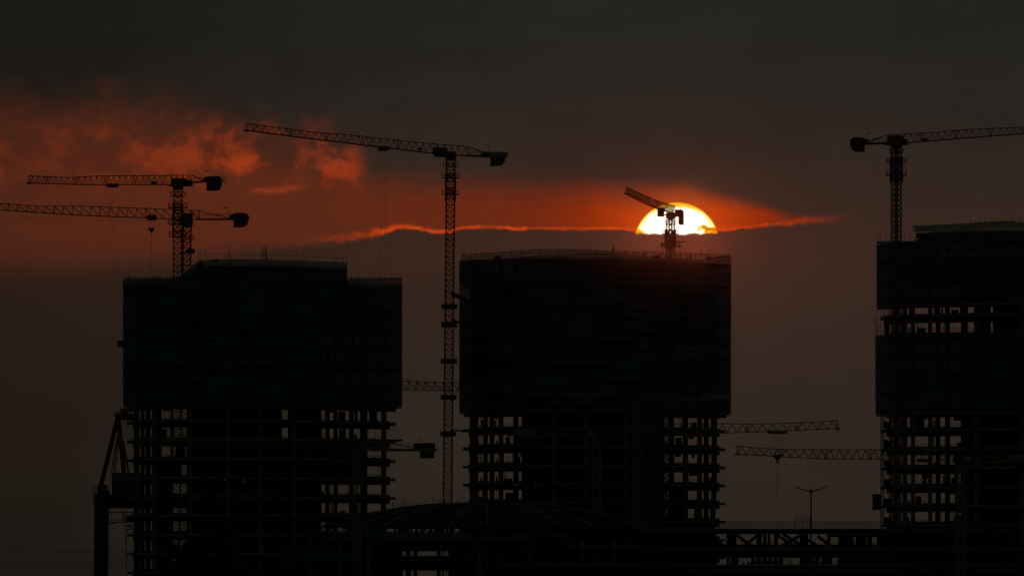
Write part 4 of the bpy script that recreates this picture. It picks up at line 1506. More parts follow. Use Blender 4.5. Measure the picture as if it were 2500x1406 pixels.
# crane F: low yellow crane in front of the middle tower
c = Crane('yellow crane low in front of the middle tower, jib reaching left past the centre mast', 'yellow_crane', 2288.0, (1556, 988), (1553, 1400),
          [(1548, 946, 973), (1284, 937, 961), (1121, 934, 954), (978, 930, 951), (955, 929, 949)], 2330.0, width=2.0, yaw=0.1, bays=2, sec_h=2.8,
          bay=2.6, style='D', brace=0.11, platforms=[(1010, 18, 10)])
c.slew((1540, 1572, 984), (985, 994, 0), [(1540, 1553, 962, 985, 1.2, 'cab'), (1553, 1572, 966, 984, 1.1, 'cab')])
c.counter([(1560, 974, 978), (1750, 974, 979)], tie=((1556, 946), (1690, 971)), rails=(1575, 1715, 965, 974), blocks=[(1745, 1751, 974, 996), (1751.5, 1757.5, 974, 996.4), (1758, 1764, 974, 996), (1764.5, 1770, 974, 993)], sign=(1718, 1783, 962, 976))

# crane G
c = Crane('yellow crane before the middle tower, jib to the right, hook block hanging on four ropes', 'yellow_crane', 2284.0, (1456, 1072), (1456, 1400),
          [(1462, 1037, 1060), (1752, 1033.6, 1057), (1846, 1035, 1054), (1941, 1032, 1050), (2044, 1027, 1046)], 2262.0, width=1.9, yaw=0.15, bays=2, sec_h=2.8, bay=2.5, style='W', brace=0.1)
c.slew((1440, 1472, 1066), (1068, 1078, 0), [(1459, 1472, 1050, 1069, 1.2, 'cab'), (1440, 1452, 1053, 1070, 1.2, 'sign')])
c.counter([(1450, 1061, 1065), (1262, 1062, 1067)], tie=((1456, 1037), (1330, 1060)), rails=(1445, 1320, 1052, 1061), blocks=[(1262, 1268, 1062, 1083), (1268.5, 1274, 1062, 1083.5), (1274.5, 1280, 1062, 1083), (1280.5, 1286, 1062, 1080)], sign=(1255, 1310, 1049, 1063))
c.trolley(1877, 1919, 1050, 1060, ropes=[((1882, 1059), (1894, 1110), 0.045), ((1893, 1059), (1896, 1110), 0.045), ((1906, 1059), (1900, 1110), 0.045), ((1914, 1059), (1903, 1110), 0.045)], hook=(1890, 1906, 1109, 1130), chain=(1897, 1210))
c.sag([(1740, 1075), (1800, 1068), (1860, 1059)], 0.045)

# crane H
c = Crane('yellow crane before the right tower, jib reaching left over the link bridge', 'yellow_crane', 2262.0, (2345, 1132), (2345, 1400),
          [(2338, 1099, 1123), (2147, 1098, 1121), (2004, 1097, 1119.5), (1909, 1096.5, 1114.5), (1877, 1095, 1112), (1801, 1088.5, 1107.5)], 2245.0, width=1.9, yaw=0.2, bays=2, sec_h=2.8, bay=2.2, style='W', brace=0.1)
c.slew((2328, 2366, 1128), (1128, 1138, 0), [(2330, 2344, 1109, 1130, 1.2, 'cab'), (2350, 2368, 1112, 1130, 1.1, 'sign')])
c.counter([(2352, 1124, 1128), (2520, 1125, 1131)], tie=((2346, 1099), (2450, 1122)), rails=(2370, 2460, 1116, 1125), blocks=[(2485, 2491, 1125, 1146), (2491.5, 2497, 1125, 1146.4), (2497.5, 2503, 1125, 1146)], sign=(2461, 2522, 1111, 1125))
c.trolley(2240, 2266, 1119, 1129, ropes=[((2250, 1128), (2255, 1157), 0.05), ((2262, 1128), (2260, 1157), 0.05)], hook=(2250.5, 2265, 1156, 1180), chain=(2258, 1240))
c.sag([(1815, 1112), (1860, 1122), (1930, 1137), (2000, 1146), (2070, 1150), (2150, 1145)], 0.05)

# crane I
c = Crane('yellow crane low before the left tower, square counterweight standing out at the right', 'yellow_crane', 2246.0, (872, 1108), (872, 1400),
          [(866, 1073, 1097), (700, 1071, 1094), (475, 1069, 1091), (345, 1068, 1087)], 2236.0, width=2.0, yaw=0.1, bays=2, sec_h=2.8, bay=2.5, style='D', brace=0.11)
c.slew((855, 892, 1102), (1103, 1113, 0), [(855, 868, 1086, 1104, 1.2, 'cab'), (868, 896, 1080, 1103, 1.1, 'cab')])
c.counter([(880, 1094, 1098), (915, 1094.5, 1100.5), (1066, 1095, 1101.5)], tie=((964, 1083), (1012, 1094)), top=[((874, 1074), (964, 1083)), ((896, 1083), (903, 1095)), ((903, 1083), (912, 1095))], rails=(895, 1010, 1083, 1095),
          blocks=[(1028.5, 1036, 1100, 1118), (1036.5, 1044, 1100, 1118.3), (1044.5, 1052, 1100, 1118), (1052.5, 1059, 1100, 1118.2)], winch=(1012, 1024, 1081, 1095), mast=(1025, 1066, 1081, 1021))
m = MB()
for i in range(7):
    x = 1025 + i * 5.2
    c.jbox(m, x, x + 4.9, -1.0, 1.0, 1080 + random.uniform(0, 2), 1095)
m.build('winch_housing', 'cab', c.o)
m = MB()
c.jbox(m, 1060, 1071, -1.1, 1.1, 1095, 1096)
for x in (1066, 1070.5):
    m.bar(c.P(c.A(x), -1.0, c.zp(x, 1096)), c.P(c.A(x), -1.0, c.zp(x, 1084)), 0.07)
m.bar(c.P(c.A(1060), -1.0, c.zp(1060, 1084)), c.P(c.A(1070.5), -1.0, c.zp(1070.5, 1084)), 0.07)
m.build('end_platform', 'yellow_crane', c.o)

# ------------------------------------------------------------------ domed hall between the towers
DH = 2262.0
sH = DH / F
hall = thing('domed_hall', 'low hall with a shallow ribbed dome under construction between the left and middle towers', 'building', (X(1190, DH), DH + 38, 0))
hall_back = DH + 60


def hbox(x0, x1, y0, y1, d0, d1, name, mat, parent=None):
    yy = DH + d0
    return MB().box(X(x0, yy), X(x1, yy), DH + d0, DH + d1, Z(y1, yy), Z(y0, yy)).build(name, mat, parent or hall)


# dome: shallow cap of separate roof bays between ribs
cxH, cyH = X(1190, DH), DH + 38
prof = [(0, 1228.5), (6, 1228.6), (11, 1229.5), (16, 1233), (21, 1239), (26, 1247), (31, 1257.5), (36, 1270), (41, 1287)]
prof = [(r, Z(q, DH + 38 - r * 0.25)) for r, q in prof]
NB = 28
dome = MB()
for k in range(NB):
    m = MB()
    t0, t1 = 2 * math.pi * k / NB + 0.012, 2 * math.pi * (k + 1) / NB - 0.012
    for r, z in prof[1:]:
        for t in (t0, (t0 + t1) / 2, t1):
            m.v.append((cxH + r * math.cos(t), cyH + r * math.sin(t), z - (0.12 if t == (t0 + t1) / 2 else 0.0)))
    for i in range(len(prof) - 2):
        for j in range(2):
            a = i * 3 + j
            m.f.append((a, a + 1, a + 4, a + 3))
    m.build('roof_bay', 'roof', hall)
    m = MB()
    t = 2 * math.pi * k / NB
    pts = [(cxH + r * math.cos(t), cyH + r * math.sin(t), z + 0.12) for r, z in prof[1:]]
    for a, b in zip(pts, pts[1:]):
        m.bar(a, b, 0.32, 0.4)
    m.build('roof_rib', 'rib' if k % 3 != 1 else 'roof', hall)
m = MB()
n = 24
m.add([(cxH + 6.2 * math.cos(2 * math.pi * i / n), cyH + 6.2 * math.sin(2 * math.pi * i / n), prof[1][1] + dz_) for dz_ in (-0.2, 0.2) for i in range(n)],
      [tuple(range(n))[::-1], tuple(range(n, 2 * n))] + [(i, (i + 1) % n, n + (i + 1) % n, n + i) for i in range(n)])
m.build('crown_ring', 'rib', hall)
for i in (2, 3, 4, 5, 6, 7):
    r, z = prof[i]
    m = MB()
    pts = [Vector((cxH + r * math.cos(2 * math.pi * k / 56), cyH + r * math.sin(2 * math.pi * k / 56), z + 0.06)) for k in range(56)]
    for k in range(56):
        m.bar(pts[k], pts[(k + 1) % 56], 0.18, 0.22)
    m.build('purlin_ring', 'rib' if i in (2, 5) else 'roof', hall)
# starter bars standing on the dome's left shoulder
for p in [957, 960, 968, 971, 976, 979, 985, 988, 991, 998, 1008, 1020, 1032, 1040, 1057, 1068, 1071, 1077, 1085, 1115, 1120, 1126, 1135]:
    y = DH + 38
    r = abs(X(p, y) - cxH)
    zb_ = interp(prof, r)
    hh = random.uniform(0.8, 2.6)
    MB().bar((X(p, y), y, zb_ - 0.2), (X(p + random.uniform(-2, 2), y), y, zb_ + hh), 0.12).build('starter_bar', 'pole', hall)
hbox(1128, 1285, 1311.0, 1312.2, -1.5, -1.3, 'edge_highlight', 'lamp')  # pale strip added to draw the line of light along the deck edge
# ring of short struts under the dome edge, teal net along the deck edge, decks below
for p in (868, 890, 920, 942, 965, 990, 1005, 1017, 1030, 1052, 1075, 1092, 1100, 1108, 1128, 1150, 1163, 1185, 1205, 1224, 1245, 1265, 1290, 1330):
    hbox(p - 2.5 * random.uniform(.6, 1.6), p + 2.5 * random.uniform(.6, 1.6), 1282, 1300, 3, 4, 'strut', 'dark_concrete')
for a, b in ((1031, 1046), (1046, 1060), (1098, 1110), (1120, 1132), (1240, 1256)):
    y = DH + 3.5
    MB().bar((X(a, y), y, Z(1298, y)), (X(b, y), y, Z(1284, y)), 0.5).build('brace', 'dark_concrete', hall)
hbox(846, 1560, 1258, 1289, 50, 51, 'ring_wall', 'dark_concrete')
for a, b in ((846, 896), (921, 945), (970, 1000), (1060, 1085), (1125, 1160), (1166, 1213), (1256, 1420)):
    hbox(a, b, 1286, 1300, 30, 31, 'infill_wall', 'dark_concrete')
xs = [757, 812, 870, 930, 990, 1050, 1110, 1170, 1230, 1290, 1345, 1392]
for a, b in zip(xs, xs[1:]):
    ya = DH - 1
    m = MB()
    for j in range(3):
        for i in range(5):
            p = a + (b - a) * i / 4
            m.v.append((X(p, ya), ya - 0.2 * math.sin(j * 1.57) + random.uniform(-.06, .06), Z(1312 + 2 * (p - 757) / 640, ya) + (1.55 + 0.08 * math.sin(p)) * j / 2))
    for j in range(2):
        for i in range(4):
            k = j * 5 + i
            m.f.append((k, k + 1, k + 6, k + 5))
    m.build('edge_net', 'net_teal', hall)
hbox(755, 1395, 1312.5, 1317, -0.5, 60, 'deck', 'concrete')
hbox(760, 1395, 1317.2, 1343, 8, 9, 'fascia_wall', 'dark_concrete')
hbox(760, 1560, 1335, 1337, -0.4, 7.9, 'ledge', 'concrete')
hbox(1395, 1560, 1322, 1333, 2, 3, 'edge_net', 'net_teal')
hbox(1397, 1560, 1333.2, 1336, 0, 40, 'deck', 'concrete')
hbox(700, 1560, 1366, 1372, 4, 60, 'deck', 'concrete')
hbox(980, 1100, 1356, 1365.8, 30, 31, 'edge_net', 'net_teal')
hbox(730, 880, 1346, 1366, -2, -1, 'edge_net', 'net_teal')
hbox(1230, 1560, 1368, 1376, -3, -2, 'edge_net', 'net_teal')
hbox(1230, 1560, 1376.2, 1381, -4, 3.9, 'ledge', 'concrete')
for a, b in split([(983, 991), (1003, 1010), (1019, 1066), (1076, 1095)], 690, 1640):
    hbox(a, b, 1330, 1460, 12, 13, 'back_wall' if b - a > 30 else 'column', 'dark_concrete')
hbox(690, 1640, 1342, 1345, 12.5, 14, 'lintel', 'dark_concrete')
hbox(690, 1100, 1372.2, 1392, 14, 15, 'fascia_wall', 'dark_concrete')
for p in (760, 830, 900, 1170, 1290, 1420, 1500):
    hbox(p - 5, p + 5, 1317.3, 1460, 1, 2, 'column', 'concrete')

# ------------------------------------------------------------------ link bridge and podium frame at the right
DB = 2270.0
br = thing('link_podium', 'two storey podium frame with crossed braces and roof railing between the middle and right towers', 'building', (X(1950, DB), DB + 15, 0))


def bbox(x0, x1, y0, y1, d0, d1, name, mat, parent=None):
    yy = DB + d0
    return MB().box(X(x0, yy), X(x1, yy), DB + d0, DB + d1, Z(y1, yy), Z(y0, yy)).build(name, mat, parent or br)


bbox(1560, 2480, 1289, 1293, 0, 30, 'deck', 'concrete')
bbox(1560, 2480, 1293.2, 1303, 2, 3, 'edge_beam', 'dark_concrete')
bbox(1560, 2500, 1337, 1342, -1, 30, 'deck', 'concrete')
bbox(1560, 2500, 1342.2, 1361, 2, 3, 'fascia_wall', 'dark_concrete')
bbox(1580, 2500, 1328, 1336.8, -0.6, -0.5, 'edge_net', 'net_teal')
bbox(1560, 2500, 1377, 1382, -1, 30, 'deck', 'concrete')
bbox(1560, 2500, 1382.2, 1392, 0, 1, 'fascia_wall', 'dark_concrete')
bbox(1678, 2500, 1388, 1389, -2, -1.1, 'ledge', 'sign')
bbox(1560, 2500, 1392.2, 1460, 3, 4, 'back_wall', 'dark_concrete')
up = [(1749, 1774), (1798, 1847), (1860, 1863.5), (1871, 1874.5), (1881, 1890), (1900, 1953), (1973, 2020), (2028, 2047), (2084, 2090), (2114, 2117.5), (2129, 2141), (2208, 2213), (2250, 2256)]
for a, b in split(up, 1562, 2480):
    bbox(a, b, 1303.2, 1336.8, 10, 11.2, 'column' if b - a < 30 else 'infill_wall', 'dark_concrete')
bbox(2026, 2150, 1303.3, 1310, 9, 9.9, 'edge_beam', 'dark_concrete')
for (a, ya_), (b, yb_) in (((1796, 1303), (1840, 1336)), ((1849, 1306), (1812, 1336)), ((1742, 1316), (1776, 1336)), ((1896, 1304), (1945, 1336)), ((1912, 1303), (1956, 1331)), ((1954, 1306), (1904, 1334)),
                         ((1960, 1309), (2004, 1337)), ((1996, 1308), (2036, 1337)), ((1752, 1336), (1776, 1330))):
    y = DB + 9
    MB().bar((X(a, y), y, Z(ya_, y)), (X(b, y), y, Z(yb_, y)), 0.75).build('brace', 'dark_concrete', br)
lo = [(1749, 1774), (1781, 1784), (1803, 1834), (1843, 1848), (1857, 1862), (1871, 1876), (1884, 1890), (1898, 1903), (1912, 1953), (1985, 1989), (2000, 2007), (2031, 2048)]
for a, b in split(lo, 1562, 2480):
    bbox(a, b, 1361.2, 1376.8, 10, 11.2, 'column' if b - a < 30 else 'infill_wall', 'dark_concrete')
m = MB()
y = DB + 9
for p in (1922, 1933):
    m.bar((X(p, y), y, Z(1362, y)), (X(p, y), y, Z(1377, y)), 0.12)
m.build('scaffold_frame', 'pole', br)
m = MB()
for a, b in up + lo:
    for yb_ in ((1336.5,) if (a, b) in up else (1376.5,)):
        for _ in range(3):
            p = random.uniform(a, b)
            w = random.uniform(1.5, 5)
            y = DB + random.uniform(6, 9)
            m.box(X(p, y), X(min(b, p + w), y), y, y + 0.5, Z(yb_, y), Z(yb_ - random.uniform(2, 8), y))
            p = random.uniform(a, b)
            m.bar((X(p, y), y, Z(yb_, y)), (X(p + random.uniform(-3, 3), y), y, Z(yb_ - random.uniform(10, 30) if yb_ < 1340 else yb_ - 14, y)), 0.12)
m.build('stacked_material', 'dark_concrete', br, kind='stuff')
# roof railing: posts and rails, then a small scaffold stand
y = DB + 1
ps = frange(1752, 2152, 8)
for a, b in zip(ps[::5], ps[5::5]):
    m = MB()
    for p in frange(a, b, 4):
        hgt = 1270.5 + random.uniform(-1.0, 1.0)
        m.bar((X(p, y), y, Z(1289, y)), (X(p, y), y, Z(hgt, y)), 0.07)
    for q in (1272, 1276, 1279.5, 1284):
        m.bar((X(a, y), y, Z(q, y)), (X(b - 0.3, y), y, Z(q + random.uniform(-.6, .6), y)), 0.07)
    m.build('roof_railing', 'pole', br)
m = MB()
y = DB + 6
for p in (1941, 1959, 1978):
    m.bar((X(p, y), y, Z(1289, y)), (X(p, y), y, Z(1258, y)), 0.1)
for q in (1259.5, 1264.5, 1270):
    m.bar((X(1940, y), y, Z(q, y)), (X(1979, y), y, Z(q, y)), 0.11)
m.build('scaffold_stand', 'pole', br)

# ------------------------------------------------------------------ construction hoist on the right tower
hy = T3.Y(2150) - 3.0
hoist = thing('construction_hoist', 'construction hoist with lattice mast and cage on the left side of the right tower', 'hoist', (X(2154, hy), hy, 0))
me = unit_mast_section(0.75, 1.5, 2, 0.14, 0.1, 'dark_crane', 'mast_section')
zt = Z(1010, hy)
n = int(zt / 1.5)
for i in range(n + 1):
    inst('mast_section', me, hoist, (0, 0, i * 1.5))
me2 = unit_mast_section(0.62, 1.5, 2, 0.12, 0.09, 'dark_crane', 'mast_section')
for i in range(n + 1):
    inst('mast_section', me2, hoist, (X(2176, hy) - X(2154, hy), 6.0, i * 1.5))
y = hy
m = MB().box(X(2130, y), X(2149.5, y), y - 0.8, y + 0.8, Z(1243, y), Z(1207, y))
cg = m.build('cage', 'cab', hoist)
m = MB().box(X(2129.5, y), X(2150, y), y - 0.9, y + 0.9, Z(1206.8, y), Z(1205.6, y)).box(X(2129.5, y), X(2150, y), y - 0.9, y + 0.9, Z(1244.4, y), Z(1243.2, y))
m.build('cage_frame', 'dark_crane', cg)
for q in (1030, 1077, 1124, 1170, 1217, 1263):
    MB().bar((X(2158, y), y, Z(q, y)), (X(2185, y + 5), y + 5, Z(q, y)), 0.2).build('wall_tie', 'dark_crane', hoist)
for q in (1040, 1086, 1133, 1179, 1226, 1272):
    MB().box(X(2159, y), X(2177, y), y + 1, y + 4, Z(q + 4, y), Z(q - 9, y)).build('landing_gate', 'dark_concrete', hoist)

# ------------------------------------------------------------------ quay crane at the left
DQ = 2440.0
qc = thing('quay_crane', 'dark gantry quay crane with slanted stays, half hidden behind the left tower', 'crane', (X(247, DQ), DQ, 0))


def Q(p, q, d=0.0):
    return (X(p, DQ + d), DQ + d, Z(q, DQ + d))


def qbox(x0, x1, y0, y1, d0, d1, name, mat, parent=None):
    return MB().box(X(x0, DQ), X(x1, DQ), DQ + d0, DQ + d1, Z(y1, DQ), Z(y0, DQ)).build(name, mat, parent or qc)


m = MB()
zb_, zt_ = 0, Z(1205, DQ)
m.hexa([(X(229.5, DQ), DQ - 1.6, zb_), (X(263, DQ), DQ - 1.6, zb_), (X(263, DQ), DQ + 1.6, zb_), (X(229.5, DQ), DQ + 1.6, zb_),
        (X(231.5, DQ), DQ - 1.6, zt_), (X(265.5, DQ), DQ - 1.6, zt_), (X(265.5, DQ), DQ + 1.6, zt_), (X(231.5, DQ), DQ + 1.6, zt_)])
m.build('leg', 'port', qc)
qbox(470, 500, 1205, 1490, -1.6, 1.6, 'leg', 'port')
qbox(231, 520, 1206, 1240, -1.4, 1.4, 'portal_beam', 'port')
qbox(240, 268, 1196, 1206, -1.3, 1.3, 'portal_beam', 'port')
mh = qbox(274, 345, 1157, 1205.8, -2.5, 3.5, 'machinery_house', 'port_white')
qbox(271, 348, 1153, 1156.8, -2.8, 3.8, 'house_roof', 'sign', mh)
for p in (288, 306):
    qbox(p - 2.5, p + 2.5, 1193, 1203, -2.62, -2.52, 'house_window', 'cab', mh)
for a, b, w, mat in (((286, 1026), (247, 1183), 1.15, 'port'), ((290, 1030), (303, 1153), 1.25, 'port_red'), ((301, 1075), (315, 1158), 0.5, 'port_red'),
                     ((287, 1063), (272, 1150), 0.3, 'port'), ((291, 1066), (281, 1152), 0.25, 'port'), ((289, 1060), (277, 1151), 0.2, 'port')):
    MB().bar(Q(*a), Q(*b), w).build('stay', mat, qc)
qbox(281, 340, 1010, 1026, -1.2, 1.2, 'apex_beam', 'port')
qbox(283, 294, 1018, 1040, -1.0, 1.0, 'apex_head', 'port')
m = MB()
for p in (281.5, 286, 290):
    m.bar(Q(p, 1026, -1.4), Q(p, 1002, -1.4), 0.14)
for q in (1003, 1008):
    m.bar(Q(281, q, -1.4), Q(292, q, -1.4), 0.14)
for i in range(9):
    p = 294 + i * 3.6
    m.bar(Q(p, 1010, -1.0), Q(p + random.uniform(-1, 1), 1000 - random.uniform(0, 6), -1.0), 0.25)
m.build('apex_rail', 'port', qc)
qbox(296, 312, 998, 1009.8, -0.8, 0.8, 'sheave_house', 'port')
m = MB()
for i in range(7):
    m.bar(Q(300 + i * 4, 1028), Q(306 + i * 5, 1073), 0.1)
m.build('stay_rope', 'rope', qc, kind='stuff')
m = MB()
for p in (225.5, 229, 233, 238):
    m.bar(Q(p, 1230 if p < 230 else 1206, -1.7), Q(p, 1186 if p > 226 else 1190, -1.7), 0.12)
for q in (1189, 1196, 1203, 1214, 1221, 1229):
    m.bar(Q(225.5, q, -1.7), Q(240 if q < 1205 else 230, q, -1.7), 0.12)
m.build('ladder_cage', 'port', qc)
qbox(238, 262, 1183, 1196, -1.0, 1.0, 'sheave_house', 'port')
m = MB()
for a, b in (((266, 1249), (330, 1249)), ((266, 1274), (308, 1274)), ((266, 1277), (282, 1277)), ((307, 1246), (307, 1292)), ((307, 1292), (333, 1292)), ((299, 1249), (299, 1276)), ((266, 1268), (299, 1268)),
             ((283, 1268), (283, 1276)), ((307, 1282), (331, 1291)), ((308, 1282), (331, 1282)), ((308, 1262), (331, 1262)), ((320, 1250), (320, 1292)), ((308, 1292), (308, 1395)), ((273, 1249), (273, 1255)), ((281, 1249), (281, 1256)), ((303, 1249), (303, 1276))):
    m.bar(Q(*a), Q(*b), 0.22)
m.build('walkway', 'port', qc)
qbox(309, 326, 1262, 1274, -0.8, 0.8, 'walkway_panel', 'port')

# ------------------------------------------------------------------ power lines, far spire
for q, lab in ((1346, 'upper'), (1371, 'middle'), (1384, 'lower')):
    y = 2900.0
    m = MB()
    ps = frange(-120, 420, 30)
    pt = [Vector((X(p, y), y, Z(q - 1.2 * ((p - 150) / 270) ** 2, y))) for p in ps]
    for a, b in zip(pt, pt[1:]):
        m.bar(a, b, 0.09)
    tag(m.build('power_line', 'rope'), '%s of the three thin wires crossing low behind the quay crane' % lab, 'wire', 'wires behind the quay crane')
yS = 5200.0
sp = thing('distant_tower', 'small far tower with a pointed top showing just above the middle roof', 'tower', (X(1497, yS), yS, 0))
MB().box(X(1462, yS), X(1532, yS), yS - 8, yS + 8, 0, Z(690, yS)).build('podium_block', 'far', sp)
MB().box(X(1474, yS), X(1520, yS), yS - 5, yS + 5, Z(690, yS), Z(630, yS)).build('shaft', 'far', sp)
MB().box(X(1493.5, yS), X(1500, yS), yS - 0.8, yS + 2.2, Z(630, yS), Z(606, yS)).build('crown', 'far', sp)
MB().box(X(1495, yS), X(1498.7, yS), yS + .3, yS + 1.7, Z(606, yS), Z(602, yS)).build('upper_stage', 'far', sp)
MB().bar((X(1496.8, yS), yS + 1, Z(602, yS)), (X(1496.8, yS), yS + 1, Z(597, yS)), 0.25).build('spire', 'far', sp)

# ------------------------------------------------------------------ workers on the middle tower's roof


def person(p, q_head, label, lean=0.0, arm=0.5):
    y = T2.Y(p) + 0.6
    zf = z_of(633.5, D2 + 8)
    base = Vector((X(p, y), y, zf))
    ht = max(1.66, min(1.8, Z(q_head, y) - zf))
    k = ht / 1.75
    J = {'pel': (0, 0, .93), 'spine': (.02 * lean, 0, 1.15), 'chest': (.05 * lean, 0, 1.36), 'neck': (.07 * lean, 0, 1.50), 'head0': (.08 * lean, -.01, 1.58), 'head1': (.08 * lean, -.015, 1.74),
         'hl': (-.10, 0, .90), 'kl': (-.12, -.02, .50), 'al': (-.12, .01, .08), 'tl': (-.13, -.16, .03),
         'hr': (.10, 0, .90), 'kr': (.13, -.03, .50), 'ar': (.14, .02, .08), 'tr': (.15, -.15, .03),
         'sl': (-.19 + .05 * lean, 0, 1.40), 'el': (-.27, .03, 1.12), 'wl': (-.25, -.12, .90), 'fl': (-.25, -.17, .82),
         'sr': (.19 + .05 * lean, 0, 1.40), 'er': (.28, -.05, 1.14), 'wr': (.24, -.28, 1.0 + .3 * arm), 'fr': (.22, -.37, 1.03 + .32 * arm)}
    E = [('pel', 'spine'), ('spine', 'chest'), ('chest', 'neck'), ('neck', 'head0'), ('head0', 'head1'), ('pel', 'hl'), ('hl', 'kl'), ('kl', 'al'), ('al', 'tl'), ('pel', 'hr'), ('hr', 'kr'), ('kr', 'ar'), ('ar', 'tr'),
         ('chest', 'sl'), ('sl', 'el'), ('el', 'wl'), ('wl', 'fl'), ('chest', 'sr'), ('sr', 'er'), ('er', 'wr'), ('wr', 'fr')]
    rad = {'pel': .15, 'spine': .14, 'chest': .16, 'neck': .06, 'head0': .09, 'head1': .085, 'hl': .10, 'kl': .065, 'al': .045, 'tl': .04, 'hr': .10, 'kr': .065, 'ar': .045, 'tr': .04,
           'sl': .07, 'el': .05, 'wl': .035, 'fl': .035, 'sr': .07, 'er': .05, 'wr': .035, 'fr': .035}
    names = list(J)
    me = bpy.data.meshes.new('person')
    me.from_pydata([tuple(c * k for c in J[n]) for n in names], [(names.index(a), names.index(b)) for a, b in E], [])
    me.materials.append(M['cloth'])
    o = bpy.data.objects.new('person', me)
    o.location = base
    col.objects.link(o)
    sk = o.modifiers.new('skin', 'SKIN')
    for i, n in enumerate(names):
        r = rad[n] * k
        me.skin_vertices[0].data[i].radius = (r, r)
    me.skin_vertices[0].data[0].use_root = True
    sk.use_smooth_shade = True
    sb = o.modifiers.new('sub', 'SUBSURF')
    sb.levels = sb.render_levels = 1
    tag(o, label, 'person', 'workers on the roof')
    m = MB()
    hx = Vector((base.x + .08 * lean * k, base.y - .01, base.z + 1.66 * k))
    m.tube([hx, hx + Vector((0, 0, .06)), hx + Vector((0, 0, .12)), hx + Vector((0, 0, .15))], [.135, .125, .09, .03], 10)
    m.build('hard_hat', 'sign', o, off=tuple(base))


for p, q, lab, ln, ar in ((1660.5, 617.5, 'worker silhouette on the middle roof just right of the sunlit crane mast', 0.3, 0.8),
                          (1571.5, 616.5, 'worker silhouette on the middle roof left of the sun, beside a tall pole', -0.4, 0.2),
                          (1686, 620.5, 'worker silhouette on the middle roof below the right part of the sun', 0.8, 0.4)):
    person(p, q, lab, ln, ar)

# ------------------------------------------------------------------ street lamps in front
def street_lamp(p, q_joint, Y, arms, label):
    base = (X(p, Y), Y, 0)
    o = thing('street_lamp', label, 'street lamp', base, 'double-armed street lamps')
    zj = Z(q_joint, Y)
    MB().tube([(base[0], Y, 0), (base[0], Y, 0.5), (base[0], Y, zj + 0.45)], [0.14, 0.11, 0.06], 10).build('pole', 'lamp_dark', o)
    MB().tube([(base[0], Y, 0), (base[0], Y, 0.3)], [0.24, 0.22], 10).build('base', 'lamp_dark', o)
    for (pe, qe, dy) in arms:
        e = Vector((X(pe, Y), Y + dy, Z(qe, Y)))
        j = Vector((base[0], Y, zj))
        a = j + (e - j) * 0.12 + Vector((0, 0, 0.12))
        b = j + (e - j) * 0.62
        MB().tube([j, a, b], [0.055, 0.055, 0.045], 8).build('arm', 'lamp_dark', o)
        d = (e - b).normalized()
        up = Vector((0, 0, 1))
        sd = d.cross(up).normalized()
        m = MB()
        pr = [(0.0, .05), (.2, .10), (.55, .12), (.9, .09), (1.0, .03)]
        L = (e - b).length
        for t, w in pr:
            c_ = b + d * (t * L)
            th = 0.05 + 0.03 * math.sin(t * math.pi)
            m.v += [tuple(c_ - sd * w - up * th * .4), tuple(c_ + sd * w - up * th * .4), tuple(c_ + sd * w * .8 + up * th), tuple(c_ - sd * w * .8 + up * th)]
        for i in range(len(pr) - 1):
            for k in range(4):
                m.f.append((i * 4 + k, i * 4 + (k + 1) % 4, i * 4 + 4 + (k + 1) % 4, i * 4 + 4 + k))
        m.f += [(0, 1, 2, 3), (16, 19, 18, 17)]
        h = m.build('lamp_head', 'lamp', o)
        c0, c1 = b + d * L * .3 - up * .045, b + d * L * .85 - up * .045
        MB().bar(c0, c1, 0.14, 0.02).build('lens', 'lamp_glass', h)


street_lamp(1980, 1203, 800.0, [(1941, 1188, -0.3), (2024, 1185, 0.3)], 'street lamp with two spread arms standing clear against the sky at the right')
street_lamp(576.5, 1186, 800.0, [(545, 1170.5, -0.9), (598, 1171, 0.9)], 'street lamp in front of the left tower, leftmost of the three')
street_lamp(1289.5, 1196, 800.0, [(1250, 1180.5, -0.7), (1312, 1184, 0.9)], 'street lamp in front of the middle tower, middle one of the three')

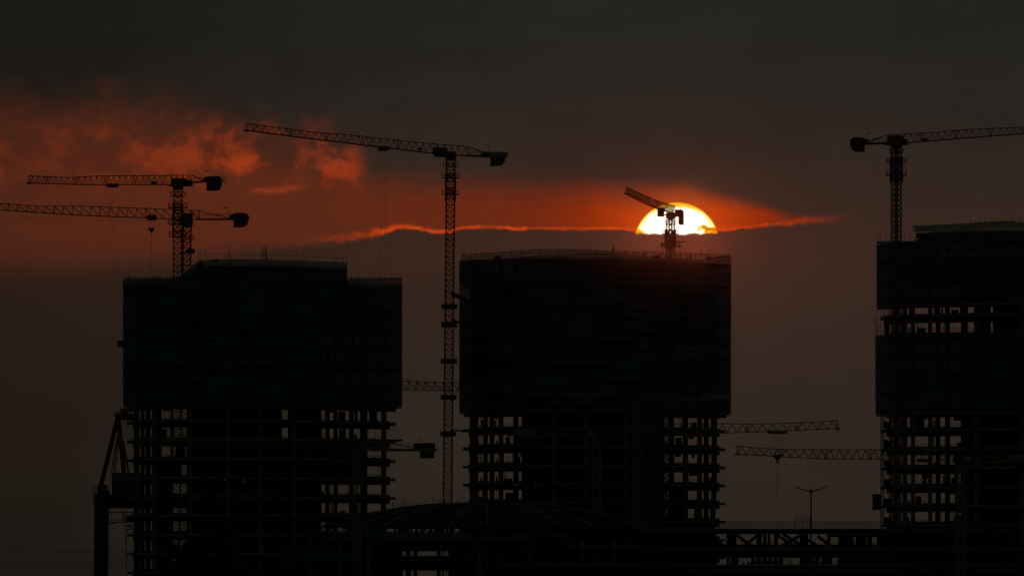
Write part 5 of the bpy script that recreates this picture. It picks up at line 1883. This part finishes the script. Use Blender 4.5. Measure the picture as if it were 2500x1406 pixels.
# ------------------------------------------------------------------ trees in the foreground
def tree(p, q_top, Y, rx, label, seed, lobes):
    rnd = random.Random(seed)
    base = Vector((X(p, Y), Y, 0))
    o = thing('broadleaf_tree', label, 'tree', base, 'dark trees before the left tower')
    H = Z(q_top, Y)
    m = MB()
    trunk = [base, base + Vector((.15, 0, H * .25)), base + Vector((-.1, .1, H * .5)), base + Vector((.1, 0, H * .8))]
    m.tube(trunk, [.32, .26, .18, .06], 9)
    ends = []
    for i in range(11):
        t = rnd.uniform(.3, .85)
        s0 = base + Vector((0, 0, H * t))
        an = rnd.uniform(0, 6.28)
        l = rx * rnd.uniform(.45, .95) * (1.15 - t * .5)
        e = s0 + Vector((math.cos(an) * l, math.sin(an) * l, H * rnd.uniform(.04, .16)))
        m.tube([s0, (s0 + e) * .5 + Vector((0, 0, .2)), e], [.10, .07, .02], 6)
        ends.append(e)
    m.build('trunk', 'bark', o)
    lv = MB()
    cl = [(base + Vector((lx * rx, ly * rx, H * lz)), lr * rx) for lx, ly, lz, lr in lobes] + [(e, rx * .3) for e in ends]
    for c_, r in cl:
        k = int(900 * (r / (rx * .4)) ** 2)
        for _ in range(k):
            v = Vector((rnd.gauss(0, 1), rnd.gauss(0, 1), rnd.gauss(0, .8)))
            v = v.normalized() * r * (rnd.random() ** .45)
            c0 = c_ + v
            if c0.z < H * .2:
                continue
            a = Vector((rnd.gauss(0, 1), rnd.gauss(0, 1), rnd.gauss(0, 1))).normalized()
            b = a.orthogonal().normalized()
            sz = rnd.uniform(.09, .2)
            lv.add([c0 - a * sz, c0 + b * sz * .5, c0 + a * sz, c0 - b * sz * .5], [(0, 1, 2, 3)])
    lv.build('crown', 'leaf', o, kind=None)


tree(455, 1318, 900.0, 2.7, 'dark leafy tree low in front of the left tower, the left one of the pair', 2, [(-.5, 0, .6, .42), (0, .1, .75, .45), (.5, -.1, .62, .42), (.1, -.2, .9, .3), (-.2, 0, .45, .4), (.6, .1, .4, .35)])
tree(545, 1268, 900.0, 2.6, 'dark leafy tree beside the leftmost street lamp, the taller right one of the pair', 5, [(-.4, 0, .55, .4), (.05, .1, .72, .42), (.45, -.1, .58, .4), (.15, -.2, .9, .26), (-.1, 0, .42, .42), (.2, .2, .98, .16)])

# ------------------------------------------------------------------ thin haze over the whole site
hz = MB().box(-5200, 5200, -1700, 9200, -1.0, 118.0)
ho = hz.build('haze', 'ground')
ho['kind'] = 'stuff'
ho['label'] = 'thin dusk haze over the whole site'
hm = bpy.data.materials.new('haze')
hm.use_nodes = True
hm.node_tree.nodes.clear()
HN = Nodes(hm.node_tree)
oo = HN.n.new('ShaderNodeOutputMaterial')
pvn = HN.n.new('ShaderNodeVolumePrincipled')
pvn.inputs['Color'].default_value = (0.8, 0.8, 0.8, 1)
pvn.inputs['Density'].default_value = 0.000014
pvn.inputs['Anisotropy'].default_value = 0.997
HN.l.new(pvn.outputs[0], oo.inputs['Volume'])
ho.data.materials.clear()
ho.data.materials.append(hm)
